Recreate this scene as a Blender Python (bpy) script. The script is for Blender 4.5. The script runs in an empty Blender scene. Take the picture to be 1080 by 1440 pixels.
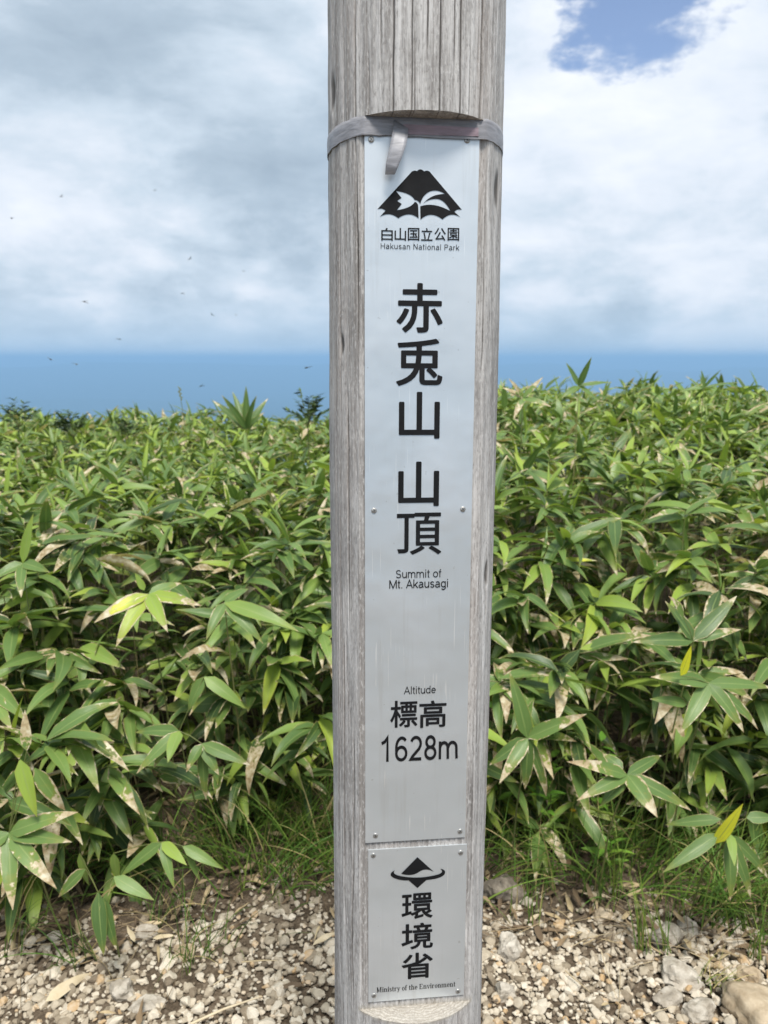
import bpy, bmesh, math, random
import numpy as np
from mathutils import Vector, Matrix, Quaternion, noise as mnoise

random.seed(7); rng = np.random.default_rng(11)
R = math.radians
scene = bpy.context.scene
COL = scene.collection

# ---------------------------------------------------------------- camera, sky, sun, exposure
F_PX = 1081.0
PITCH = R(11.2)
CAM_H = 1.5
cam_data = bpy.data.cameras.new("camera")
cam_data.sensor_fit = 'VERTICAL'; cam_data.sensor_height = 36.0
cam_data.lens = F_PX / 1440.0 * 36.0
cam_data.clip_start = 0.02; cam_data.clip_end = 300000.0
cam_data.dof.use_dof = True; cam_data.dof.focus_distance = 0.95; cam_data.dof.aperture_fstop = 9.0
cam = bpy.data.objects.new("camera", cam_data)
cam.location = (0, 0, CAM_H); cam.rotation_euler = (R(90) - PITCH, 0, 0)
COL.objects.link(cam); scene.camera = cam

SUN_DIR = Vector((0.10, -0.50, 1.05)).normalized()          # towards the sun
SUN_EL = math.asin(SUN_DIR.z); SUN_ROT = math.atan2(SUN_DIR.x, SUN_DIR.y)
sun_data = bpy.data.lights.new("sun", 'SUN')
sun_data.energy = 3.2; sun_data.angle = R(17); sun_data.color = (1.0, 0.96, 0.9)
sun = bpy.data.objects.new("sun", sun_data)
sun.rotation_euler = SUN_DIR.to_track_quat('Z', 'Y').to_euler(); sun.location = (3, -3, 9)
COL.objects.link(sun)

scene.view_settings.view_transform = 'Standard'
scene.view_settings.look = 'None'
scene.view_settings.gamma = 1.0
scene.view_settings.use_curve_mapping = False
scene.view_settings.exposure = 0.66

FWD = Vector((0, math.cos(PITCH), -math.sin(PITCH)))
UPV = Vector((0, math.sin(PITCH), math.cos(PITCH)))
CAM = Vector((0, 0, CAM_H))

def ray(px, py):
    return (Vector((1, 0, 0)) * ((px - 540) / F_PX) + UPV * ((720 - py) / F_PX) + FWD)

def at(px, py, y):
    """point seen at a photo pixel whose ground distance from the camera is y"""
    d = ray(px, py); return CAM + d * (y / d.y)

def on_ground(px, py, z=0.0):
    d = ray(px, py); return CAM + d * ((z - CAM_H) / d.z)

class NT:
    """small helper for node trees"""
    def __init__(self, tree): self.t = tree; self.n = tree.nodes; self.l = tree.links
    def node(self, kind, **kw):
        nd = self.n.new(kind)
        for k, v in kw.items():
            if k == 'inp':
                for kk, vv in v.items():
                    if hasattr(vv, 'links') or hasattr(vv, 'is_linked'): self.l.new(vv, nd.inputs[kk])
                    else: nd.inputs[kk].default_value = vv
            else: setattr(nd, k, v)
        return nd
    def math(self, op, a, b=None, c=None, clamp=False):
        nd = self.n.new('ShaderNodeMath'); nd.operation = op; nd.use_clamp = clamp
        for i, v in enumerate((a, b, c)):
            if v is None: continue
            if hasattr(v, 'is_linked'): self.l.new(v, nd.inputs[i])
            else: nd.inputs[i].default_value = v
        return nd.outputs[0]
    def mix(self, f, a, b, blend='MIX'):
        nd = self.n.new('ShaderNodeMix'); nd.data_type = 'RGBA'; nd.blend_type = blend
        for i, v in ((0, f), (6, a), (7, b)):
            if hasattr(v, 'is_linked'): self.l.new(v, nd.inputs[i])
            else: nd.inputs[i].default_value = (*v, 1) if isinstance(v, tuple) and len(v) == 3 else v
        return nd.outputs[2]
    def smooth(self, v, a, b):
        nd = self.n.new('ShaderNodeMapRange'); nd.interpolation_type = 'SMOOTHSTEP'
        self.l.new(v, nd.inputs[0]); nd.inputs[1].default_value = a; nd.inputs[2].default_value = b
        return nd.outputs[0]
    def noise(self, vec, scale, detail=4, rough=0.55, dist=0.0):
        nd = self.n.new('ShaderNodeTexNoise'); self.l.new(vec, nd.inputs['Vector'])
        nd.inputs['Scale'].default_value = scale; nd.inputs['Detail'].default_value = detail
        nd.inputs['Roughness'].default_value = rough; nd.inputs['Distortion'].default_value = dist
        return nd.outputs[0]
    def ramp(self, f, stops, interp='LINEAR'):
        nd = self.n.new('ShaderNodeValToRGB'); self.l.new(f, nd.inputs[0]); cr = nd.color_ramp; cr.interpolation = interp
        while len(cr.elements) < len(stops): cr.elements.new(0.5)
        for e, (p, c) in zip(cr.elements, stops): e.position = p; e.color = (*c, 1)
        return nd.outputs[0]

# ---------------------------------------------------------------- world: sky with a broken cloud deck
world = bpy.data.worlds.new("World"); scene.world = world; world.use_nodes = True
w = NT(world.node_tree); w.n.clear()
sky = w.node('ShaderNodeTexSky', sky_type='NISHITA', sun_disc=False, sun_elevation=SUN_EL, sun_rotation=SUN_ROT, altitude=0.0)
tc = w.node('ShaderNodeTexCoord')
dirv = tc.outputs['Generated']
sep = w.node('ShaderNodeSeparateXYZ'); w.l.new(dirv, sep.inputs[0])
zz = w.math('MAXIMUM', sep.outputs[2], 0.0)
den = w.math('ADD', zz, 0.16)
comb = w.node('ShaderNodeCombineXYZ')
w.l.new(w.math('DIVIDE', sep.outputs[0], den), comb.inputs[0])
w.l.new(w.math('DIVIDE', sep.outputs[1], den), comb.inputs[1])
flat = comb.outputs[0]
n_big = w.noise(flat, 0.85, 3, 0.5, 0.25)
n_mid = w.noise(flat, 2.6, 8, 0.58, 0.25)
mapw = w.node('ShaderNodeMapping'); w.l.new(dirv, mapw.inputs[0]); mapw.inputs['Scale'].default_value = (1, 1, 2.1)
n_low = w.noise(mapw.outputs[0], 8.0, 9, 0.58, 0.15)      # heaps of cloud nearer the horizon
n_soft = w.noise(mapw.outputs[0], 2.2, 4, 0.5, 0.3)

wn_ = w.node('ShaderNodeTexNoise'); w.l.new(mapw.outputs[0], wn_.inputs['Vector']); wn_.inputs['Scale'].default_value = 4.5; wn_.inputs['Detail'].default_value = 7; wn_.inputs['Roughness'].default_value = 0.62
ws_ = w.node('ShaderNodeVectorMath', operation='SUBTRACT'); w.l.new(wn_.outputs['Color'], ws_.inputs[0]); ws_.inputs[1].default_value = (0.5, 0.5, 0.5)
wm_ = w.node('ShaderNodeVectorMath', operation='MULTIPLY_ADD'); w.l.new(ws_.outputs[0], wm_.inputs[0]); wm_.inputs[1].default_value = (0.34, 0.34, 0.34); w.l.new(dirv, wm_.inputs[2])
wnm = w.node('ShaderNodeVectorMath', operation='NORMALIZE'); w.l.new(wm_.outputs[0], wnm.inputs[0])
warped = wnm.outputs[0]                     # ragged edges for cloud masses and openings
def blob(px, py, rad_deg, gain):
    d = ray(px, py).normalized()
    dp = w.node('ShaderNodeVectorMath', operation='DOT_PRODUCT'); w.l.new(warped, dp.inputs[0]); dp.inputs[1].default_value = d
    v = w.smooth(dp.outputs['Value'], math.cos(R(rad_deg)), 1.0)
    return w.math('MULTIPLY', v, gain)

lowmix = w.smooth(sep.outputs[2], 0.40, 0.08)
heap = w.math('ADD', w.math('MULTIPLY', n_low, lowmix), w.math('MULTIPLY', n_mid, w.math('SUBTRACT', 1.0, lowmix)))
shade = w.math('ADD', w.math('MULTIPLY', n_big, 0.30), w.math('MULTIPLY', heap, 0.70))
shade = w.math('ADD', w.math('MULTIPLY', w.math('SUBTRACT', shade, 0.5), 1.6), 0.475)
shade = w.math('ADD', w.math('MULTIPLY', shade, 0.75), w.math('MULTIPLY', n_soft, 0.25))
for b in ((250, 150, 15, -0.15), (400, 230, 9, -0.08), (60, 60, 8, -0.04), (1000, 90, 16, 0.14), (830, 240, 13, 0.12), (60, 240, 9, 0.10),
          (170, 290, 9, 0.08), (400, 60, 9, 0.12), (120, 410, 8, -0.10), (330, 430, 7, -0.03), (850, 430, 12, -0.07), (1040, 210, 9, -0.05),
          (190, 455, 4, 0.09), (170, 375, 4, 0.08), (985, 430, 4, 0.09), (1065, 475, 4, 0.10), (380, 385, 5, 0.05)):
    shade = w.math('ADD', shade, blob(*b))
cloudcol = w.ramp(shade, [(0.10, (0.32, 0.405, 0.50)), (0.34, (0.44, 0.535, 0.635)), (0.48, (0.585, 0.68, 0.78)), (0.60, (0.74, 0.80, 0.885)), (0.78, (0.89, 0.92, 0.97))])
# thin bright strip where the deck meets the far air, then bluish air under it
low = w.smooth(sep.outputs[2], 0.09, 0.0)
cloudcol = w.mix(w.math('MULTIPLY', low, 0.6), cloudcol, (0.50, 0.64, 0.77))
cloudcol = w.mix(w.smooth(sep.outputs[2], 0.014, -0.012), cloudcol, (0.34, 0.52, 0.72))
# openings
open_n = w.noise(flat, 1.5, 6, 0.6, 0.5)
gap = w.math('ADD', w.math('MULTIPLY', open_n, 0.6), blob(885, -34, 6.8, 0.70))
gap = w.smooth(gap, 0.50, 0.88)
skycol = w.node('ShaderNodeMix', data_type='RGBA', blend_type='MULTIPLY'); skycol.inputs[0].default_value = 1.0
w.l.new(sky.outputs[0], skycol.inputs[6]); skycol.inputs[7].default_value = (0.14, 0.14, 0.15, 1)
final = w.mix(w.math('MULTIPLY', gap, 0.95), cloudcol, skycol.outputs[2])
bg = w.node('ShaderNodeBackground'); w.l.new(final, bg.inputs[0]); bg.inputs[1].default_value = 0.72
out = w.node('ShaderNodeOutputWorld'); w.l.new(bg.outputs[0], out.inputs[0])

# ---------------------------------------------------------------- materials
def new_mat(name):
    m = bpy.data.materials.new(name); m.use_nodes = True
    t = NT(m.node_tree); p = t.n['Principled BSDF']; return m, t, p
def attr(t, name):
    a = t.n.new('ShaderNodeAttribute'); a.attribute_name = name; return a.outputs['Fac']
def bump(t, p, h, strength, dist):
    b = t.node('ShaderNodeBump'); b.inputs['Strength'].default_value = strength; b.inputs['Distance'].default_value = dist
    t.l.new(h, b.inputs['Height']); t.l.new(b.outputs[0], p.inputs['Normal'])

def mat_leaf():
    m, t, p = new_mat('bamboo_grass_leaf')
    tint = attr(t, 'tint'); dry = attr(t, 'dry')
    uv = t.node('ShaderNodeUVMap'); uv.uv_map = 'uv'
    s = t.node('ShaderNodeSeparateXYZ'); t.l.new(uv.outputs[0], s.inputs[0])
    tcx = t.node('ShaderNodeTexCoord')
    geo = t.node('ShaderNodeNewGeometry')
    wn = t.noise(geo.outputs['Position'], 55, 3, 0.6)
    wl = t.noise(geo.outputs['Position'], 9, 2, 0.5)
    green = t.ramp(t.math('ADD', tint, t.math('MULTIPLY', t.math('SUBTRACT', wl, 0.5), 0.25)),
                   [(0.0, (0.040, 0.080, 0.024)), (0.35, (0.095, 0.172, 0.045)), (0.65, (0.18, 0.285, 0.072)), (0.85, (0.31, 0.43, 0.068)), (0.94, (0.40, 0.48, 0.065)), (1.0, (0.93, 0.90, 0.06))])
    # parallel veins and midrib
    mp = t.node('ShaderNodeMapping'); t.l.new(uv.outputs[0], mp.inputs[0]); mp.inputs['Scale'].default_value = (1.5, 30, 1)
    vein = t.noise(mp.outputs[0], 1.0, 2, 0.5)
    green = t.mix(t.math('MULTIPLY', t.smooth(vein, 0.45, 0.7), 0.28), green, (0.20, 0.27, 0.09))
    e = t.math('MULTIPLY', t.math('ABSOLUTE', t.math('SUBTRACT', s.outputs[1], 0.5)), 2.0)
    rib = t.smooth(e, 0.09, 0.02)
    green = t.mix(t.math('MULTIPLY', rib, 0.55), green, (0.30, 0.38, 0.12))
    # withered margin, withered tip
    nz = t.math('MULTIPLY', t.math('SUBTRACT', wn, 0.5), 1.3)
    em = t.math('ADD', t.math('SUBTRACT', e, 1.0), t.math('ADD', t.math('MULTIPLY', dry, 0.20), t.math('MULTIPLY', t.math('ADD', nz, t.math('MULTIPLY', t.math('SUBTRACT', wl, 0.5), 1.6)), dry)))
    tm = t.math('ADD', t.math('SUBTRACT', s.outputs[0], 1.0), t.math('ADD', t.math('MULTIPLY', dry, 0.5), t.math('MULTIPLY', nz, t.math('MULTIPLY', dry, 1.2))))
    wm = t.math('MAXIMUM', t.smooth(em, 0.0, 0.06), t.smooth(tm, 0.0, 0.08))
    dcol = t.ramp(wn, [(0.3, (0.30, 0.19, 0.09)), (0.5, (0.52, 0.42, 0.25)), (0.7, (0.72, 0.65, 0.48))])
    # a yellowing rim just inside
    rim = t.math('MAXIMUM', t.smooth(em, -0.16, 0.02), t.smooth(tm, -0.22, 0.03))
    col = t.mix(t.math('MULTIPLY', rim, 0.45), green, (0.30, 0.28, 0.05))
    col = t.mix(wm, col, dcol)
    t.l.new(col, p.inputs['Base Color']); p.inputs['Roughness'].default_value = 0.38
    p.inputs['Specular IOR Level'].default_value = 0.45
    bump(t, p, vein, 0.35, 0.002)
    tr = t.node('ShaderNodeBsdfTranslucent'); t.l.new(t.mix(1.0, col, (1.0, 1.0, 0.55), 'MULTIPLY'), tr.inputs[0])
    mx = t.node('ShaderNodeMixShader'); mx.inputs[0].default_value = 0.30
    t.l.new(p.outputs[0], mx.inputs[1]); t.l.new(tr.outputs[0], mx.inputs[2])
    t.l.new(mx.outputs[0], t.n['Material Output'].inputs[0])
    return m

def mat_tinted(name, stops, rough=0.8, scale=60, amp=0.3, bmp=0.3, bdist=0.003, spec=0.3):
    m, t, p = new_mat(name)
    geo = t.node('ShaderNodeNewGeometry')
    n = t.noise(geo.outputs['Position'], scale, 5, 0.6)
    f = t.math('ADD', attr(t, 'tint'), t.math('MULTIPLY', t.math('SUBTRACT', n, 0.5), amp))
    t.l.new(t.ramp(f, stops), p.inputs['Base Color'])
    p.inputs['Roughness'].default_value = rough; p.inputs['Specular IOR Level'].default_value = spec
    bump(t, p, n, bmp, bdist)
    return m

def mat_wood():
    m, t, p = new_mat('weathered_wood')
    tcx = t.node('ShaderNodeTexCoord'); ob = tcx.outputs['Object']
    # knots push the grain aside
    base = ob
    knotmask = None
    for (kx, ky, kz, kr) in KNOTS:
        d = t.node('ShaderNodeVectorMath', operation='SUBTRACT'); t.l.new(ob, d.inputs[0]); d.inputs[1].default_value = (kx, ky, kz)
        sc = t.node('ShaderNodeVectorMath', operation='MULTIPLY'); t.l.new(d.outputs[0], sc.inputs[0]); sc.inputs[1].default_value = (1, 1, 0.35)
        ln = t.node('ShaderNodeVectorMath', operation='LENGTH'); t.l.new(sc.outputs[0], ln.inputs[0])
        k = t.smooth(ln.outputs['Value'], kr * 3.2, 0.0)
        off = t.node('ShaderNodeVectorMath', operation='SCALE'); t.l.new(d.outputs[0], off.inputs[0]); t.l.new(t.math('MULTIPLY', k, -0.75), off.inputs['Scale'])
        ad = t.node('ShaderNodeVectorMath', operation='ADD'); t.l.new(base, ad.inputs[0]); t.l.new(off.outputs[0], ad.inputs[1]); base = ad.outputs[0]
        core = t.smooth(ln.outputs['Value'], kr, kr * 0.45)
        knotmask = core if knotmask is None else t.math('MAXIMUM', knotmask, core)
    wob = t.noise(ob, 3.0, 2, 0.5)
    wv = t.node('ShaderNodeVectorMath', operation='SCALE'); t.l.new(tcx.outputs['Normal'], wv.inputs[0]); t.l.new(t.math('MULTIPLY', wob, 0.01), wv.inputs['Scale'])
    def grain(sx, sz, scale, detail, rough, dist=0.0):
        mp = t.node('ShaderNodeMapping'); t.l.new(base, mp.inputs[0]); mp.inputs['Scale'].default_value = (sx, sx, sz)
        return t.noise(mp.outputs[0], scale, detail, rough, dist)
    fine = grain(1, 0.03, 420, 6, 0.7)
    mid = grain(1, 0.05, 85, 6, 0.68, 0.8)
    wide = grain(1, 0.12, 16, 3, 0.5)
    patch = t.noise(ob, 6, 5, 0.6)
    fleck = grain(1, 0.3, 420, 3, 0.6)
    col = t.ramp(t.math('ADD', t.math('MULTIPLY', fine, 0.45), t.math('MULTIPLY', mid, 0.55)),
                 [(0.34, (0.15, 0.138, 0.13)), (0.44, (0.33, 0.312, 0.298)), (0.52, (0.47, 0.45, 0.432)), (0.61, (0.63, 0.61, 0.59))])
    col = t.mix(t.math('MULTIPLY', t.smooth(wide, 0.48, 0.64), 0.32), col, (0.37, 0.31, 0.27))
    col = t.mix(t.math('MULTIPLY', t.smooth(patch, 0.48, 0.66), 0.5), col, (0.22, 0.205, 0.195))
    col = t.mix(t.math('MULTIPLY', t.smooth(grain(1, 0.02, 48, 3, 0.6), 0.56, 0.66), 0.6), col, (0.19, 0.17, 0.155))
    col = t.mix(t.math('MULTIPLY', t.smooth(fleck, 0.52, 0.68), 0.55), col, (0.60, 0.58, 0.56))
    col = t.mix(t.math('MULTIPLY', t.smooth(fleck, 0.44, 0.32), 0.5), col, (0.17, 0.155, 0.145))
    col = t.mix(t.math('MULTIPLY', t.math('POWER', attr(t, 'crack'), 1.2), 0.95), col, (0.045, 0.038, 0.033))
    flatv = t.node('ShaderNodeVectorMath', operation='MULTIPLY'); t.l.new(ob, flatv.inputs[0]); flatv.inputs[1].default_value = (1, 1, 0)
    rl = t.node('ShaderNodeVectorMath', operation='LENGTH'); t.l.new(flatv.outputs[0], rl.inputs[0])
    ph_ = t.math('ADD', t.math('MULTIPLY', rl.outputs['Value'], 1500.0), t.math('MULTIPLY', t.noise(flatv.outputs[0], 70, 5, 0.7), 22.0))
    rings = t.mix(t.math('MULTIPLY', t.math('ADD', t.math('SINE', ph_), 1.0), 0.5), (0.33, 0.295, 0.24), (0.50, 0.465, 0.405))
    rings = t.mix(t.math('MULTIPLY', t.smooth(t.noise(ob, 240, 4, 0.65), 0.42, 0.6), 0.6), rings, (0.27, 0.24, 0.20))
    col = t.mix(t.math('MULTIPLY', attr(t, 'endgrain'), 0.8), col, rings)
    col = t.mix(t.math('MULTIPLY', knotmask, 0.8), col, (0.05, 0.042, 0.036))
    t.l.new(col, p.inputs['Base Color']); p.inputs['Roughness'].default_value = 0.85; p.inputs['Specular IOR Level'].default_value = 0.2
    h = t.math('ADD', t.math('MULTIPLY', fine, 0.6), t.math('MULTIPLY', mid, 0.9))
    h = t.math('ADD', h, t.math('MULTIPLY', fleck, 0.5))
    h = t.math('SUBTRACT', h, t.math('MULTIPLY', knotmask, 1.0))
    bump(t, p, h, 0.8, 0.0018)
    return m

def mat_plate():
    m, t, p = new_mat('satin_metal_plate')
    tcx = t.node('ShaderNodeTexCoord'); ob = tcx.outputs['Object']
    n1 = t.noise(ob, 9, 3, 0.5); n2 = t.noise(ob, 260, 3, 0.6)
    col = t.mix(t.smooth(n1, 0.35, 0.7), (0.66, 0.70, 0.725), (0.72, 0.75, 0.775))
    # scuffs: sparse pale scratches with a slant
    mp = t.node('ShaderNodeMapping'); t.l.new(ob, mp.inputs[0]); mp.inputs['Rotation'].default_value = (0, R(32), 0); mp.inputs['Scale'].default_value = (1, 1, 0.02)
    sc = t.noise(mp.outputs[0], 600, 1, 0.5)
    area = t.noise(ob, 14, 2, 0.5)
    scm = t.math('MULTIPLY', t.smooth(sc, 0.66, 0.70), t.smooth(area, 0.50, 0.62))
    spots = t.math('MULTIPLY', t.smooth(t.noise(ob, 130, 2, 0.5), 0.70, 0.75), 0.5)
    col = t.mix(t.math('MULTIPLY', scm, 0.8), col, (0.88, 0.89, 0.89))
    col = t.mix(spots, col, (0.46, 0.46, 0.45))
    t.l.new(col, p.inputs['Base Color'])
    run = t.node('ShaderNodeMapping'); t.l.new(ob, run.inputs[0]); run.inputs['Scale'].default_value = (1, 1, 0.05)
    runs = t.math('MULTIPLY', t.smooth(t.noise(run.outputs[0], 110, 4, 0.6), 0.52, 0.72), t.smooth(t.noise(ob, 5, 3, 0.6), 0.42, 0.62))
    col = t.mix(t.math('MULTIPLY', runs, 0.22), col, (0.47, 0.46, 0.43)); t.l.new(col, p.inputs['Base Color'])
    p.inputs['Metallic'].default_value = 0.6
    t.l.new(t.math('ADD', 0.27, t.math('MULTIPLY', n1, 0.14)), p.inputs['Roughness'])
    bump(t, p, t.math('ADD', t.math('MULTIPLY', n1, 6.0), t.math('MULTIPLY', n2, 0.03)), 0.25, 0.002)
    return m

def mat_plain(name, col, rough=0.5, metal=0.0, spec=0.5, scale=80, amp=0.2):
    m, t, p = new_mat(name)
    tcx = t.node('ShaderNodeTexCoord')
    n = t.noise(tcx.outputs['Object'], scale, 4, 0.6)
    dark = tuple(c * (1 - amp) for c in col); lite = tuple(min(1, c * (1 + amp)) for c in col)
    t.l.new(t.ramp(n, [(0.3, dark), (0.7, lite)]), p.inputs['Base Color'])
    p.inputs['Roughness'].default_value = rough; p.inputs['Metallic'].default_value = metal; p.inputs['Specular IOR Level'].default_value = spec
    return m

def mat_tape(name, col, opac):
    m, t, p = new_mat(name)
    tcx = t.node('ShaderNodeTexCoord')
    mp = t.node('ShaderNodeMapping'); t.l.new(tcx.outputs['Object'], mp.inputs[0]); mp.inputs['Scale'].default_value = (1, 1, 5)
    n = t.noise(mp.outputs[0], 40, 4, 0.6, 0.6)
    t.l.new(t.ramp(n, [(0.3, tuple(c * 0.75 for c in col)), (0.7, tuple(min(1, c * 1.3) for c in col))]), p.inputs['Base Color'])
    p.inputs['Roughness'].default_value = 0.42; p.inputs['Alpha'].default_value = opac
    bump(t, p, n, 0.3, 0.0025)
    return m

def mat_ground():
    m, t, p = new_mat('summit_soil')
    geo = t.node('ShaderNodeNewGeometry'); po = geo.outputs['Position']
    n = t.noise(po, 25, 8, 0.65); f = t.noise(po, 160, 4, 0.6)
    soil = t.ramp(t.math('ADD', t.math('MULTIPLY', n, 0.6), t.math('MULTIPLY', f, 0.4)),
                  [(0.35, (0.04, 0.03, 0.02)), (0.5, (0.115, 0.087, 0.06)), (0.65, (0.25, 0.20, 0.145))])
    ln = t.node('ShaderNodeVectorMath', operation='LENGTH'); t.l.new(po, ln.inputs[0])
    big = t.noise(po, 0.02, 6, 0.6)
    wood = t.ramp(big, [(0.35, (0.03, 0.055, 0.02)), (0.65, (0.06, 0.10, 0.035))])
    t.l.new(t.mix(t.smooth(ln.outputs['Value'], 5.0, 30.0), soil, wood), p.inputs['Base Color'])
    p.inputs['Roughness'].default_value = 0.95; p.inputs['Specular IOR Level'].default_value = 0.15
    bump(t, p, t.math('ADD', n, f), 0.6, 0.01)
    return m

M = {}
M['leaf'] = mat_leaf()
M['stem'] = mat_tinted('bamboo_grass_stem', [(0.0, (0.07, 0.085, 0.03)), (0.5, (0.17, 0.19, 0.06)), (1.0, (0.38, 0.31, 0.15))], 0.5, 30, 0.5)
M['grass'] = mat_tinted('grass_blade', [(0.0, (0.04, 0.085, 0.016)), (0.5, (0.095, 0.19, 0.03)), (0.85, (0.22, 0.28, 0.05)), (1.0, (0.45, 0.36, 0.16))], 0.5, 12, 0.25, 0.0)
M['stone'] = mat_tinted('pale_stone', [(0.0, (0.14, 0.108, 0.075)), (0.25, (0.28, 0.23, 0.165)), (0.5, (0.43, 0.37, 0.28)), (0.75, (0.58, 0.52, 0.42)), (1.0, (0.42, 0.285, 0.15))], 0.9, 90, 0.4, 0.55, 0.004, 0.2)
M['boulder'] = mat_tinted('tan_boulder', [(0.0, (0.17, 0.13, 0.08)), (0.4, (0.34, 0.26, 0.17)), (0.7, (0.50, 0.41, 0.29)), (1.0, (0.58, 0.53, 0.44))], 0.9, 22, 1.2, 0.7, 0.01, 0.2)
M['rock'] = mat_tinted('grey_rock', [(0.0, (0.14, 0.118, 0.092)), (0.35, (0.31, 0.27, 0.215)), (0.7, (0.54, 0.495, 0.42)), (1.0, (0.72, 0.68, 0.61))], 0.9, 40, 1.1, 0.7, 0.008, 0.2)
M['litter'] = mat_tinted('dry_litter', [(0.0, (0.08, 0.055, 0.035)), (0.4, (0.22, 0.155, 0.09)), (0.75, (0.42, 0.33, 0.19)), (1.0, (0.58, 0.49, 0.34))], 0.75, 40, 0.4)
M['ground'] = mat_ground()
M['print'] = mat_plain('black_print', (0.008, 0.008, 0.009), 0.65, 0, 0.2, 60, 0.3)
M['screw'] = mat_plain('steel_screw', (0.42, 0.41, 0.39), 0.5, 0.8, 0.5, 400, 0.5)
M['slot'] = mat_plain('dark_recess', (0.03, 0.03, 0.03), 0.7)
M['insect'] = mat_plain('dark_insect_body', (0.03, 0.022, 0.018), 0.45)
M['petal'] = mat_plain('yellow_petal', (0.85, 0.50, 0.02), 0.6)
M['fern'] = mat_tinted('shrub_leaf', [(0.0, (0.022, 0.045, 0.014)), (0.5, (0.05, 0.09, 0.022)), (1.0, (0.11, 0.15, 0.04))], 0.5, 20, 0.3)
M['herb'] = mat_tinted('herb_leaf', [(0.0, (0.06, 0.15, 0.02)), (0.5, (0.12, 0.26, 0.03)), (1.0, (0.22, 0.36, 0.05))], 0.5, 20, 0.3)
M['tape'] = mat_tape('grey_clear_tape', (0.33, 0.325, 0.345), 0.74)
M['pink'] = mat_tape('faded_pink_tape', (0.34, 0.25, 0.28), 0.8)
mw, tw, pw = new_mat('clear_wing'); pw.inputs['Base Color'].default_value = (0.16, 0.15, 0.14, 1); pw.inputs['Alpha'].default_value = 0.65; pw.inputs['Roughness'].default_value = 0.2
M['wing'] = mw

# ---------------------------------------------------------------- object helpers
def tag(o, label=None, cat=None, group=None, kind=None):
    if label: o['label'] = label
    if cat: o['category'] = cat
    if group: o['group'] = group
    if kind: o['kind'] = kind
    return o
def link(name, mesh, parent=None, mat=None):
    o = bpy.data.objects.new(name, mesh); COL.objects.link(o)
    if parent is not None: o.parent = parent
    if mat is not None and mesh is not None and not mesh.materials: mesh.materials.append(mat)
    return o
def empty(name, loc=(0, 0, 0)):
    o = bpy.data.objects.new(name, None); o.empty_display_size = 0.05; o.location = loc; COL.objects.link(o); return o
def mesh_np(name, V, Fq, mat, smooth=True, uv=None, **attrs):
    """V (n,3), Fq list of equal-size faces (m,k); uv per vertex (n,2); attrs per vertex floats"""
    V = np.asarray(V, np.float32); Fq = np.asarray(Fq, np.int32)
    me = bpy.data.meshes.new(name); k = Fq.shape[1]; nf = len(Fq)
    me.vertices.add(len(V)); me.vertices.foreach_set('co', V.ravel())
    me.loops.add(nf * k); me.loops.foreach_set('vertex_index', Fq.ravel())
    me.polygons.add(nf); me.polygons.foreach_set('loop_start', np.arange(0, nf * k, k, dtype=np.int32))
    me.polygons.foreach_set('loop_total', np.full(nf, k, np.int32))
    me.polygons.foreach_set('use_smooth', np.full(nf, smooth, bool))
    if uv is not None:
        l = me.uv_layers.new(name='uv'); l.data.foreach_set('uv', np.asarray(uv, np.float32)[Fq.ravel()].ravel())
    for a, v in attrs.items():
        at_ = me.attributes.new(a, 'FLOAT', 'POINT'); at_.data.foreach_set('value', np.broadcast_to(np.asarray(v, np.float32), (len(V),)).copy())
    me.update(calc_edges=True); me.validate()
    if mat is not None: me.materials.append(mat)
    if name in ('stone', 'gravel', 'rock'): me.set_sharp_from_angle(angle=R(26))
    return me
def bm_mesh(name, bm, mat, smooth=False, tint=None):
    me = bpy.data.meshes.new(name); bm.to_mesh(me); bm.free()
    for f in me.polygons: f.use_smooth = smooth
    if tint is not None:
        a = me.attributes.new('tint', 'FLOAT', 'POINT'); a.data.foreach_set('value', np.full(len(me.vertices), tint, np.float32))
    me.materials.append(mat); return me
def tube_np(pts, radii, n=5):
    V = []; Fs = []
    pts = [Vector(p) for p in pts]
    for i, p in enumerate(pts):
        d = (pts[min(i + 1, len(pts) - 1)] - pts[max(i - 1, 0)]).normalized()
        a = d.orthogonal().normalized() if i == 0 else (a - d * a.dot(d)).normalized()
        b = d.cross(a)
        for k in range(n):
            an = 2 * math.pi * k / n; V.append(p + (a * math.cos(an) + b * math.sin(an)) * radii[i])
    for i in range(len(pts) - 1):
        for k in range(n):
            Fs.append((i * n + k, i * n + (k + 1) % n, (i + 1) * n + (k + 1) % n, (i + 1) * n + k))
    return np.array([tuple(v) for v in V]), np.array(Fs)

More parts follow.
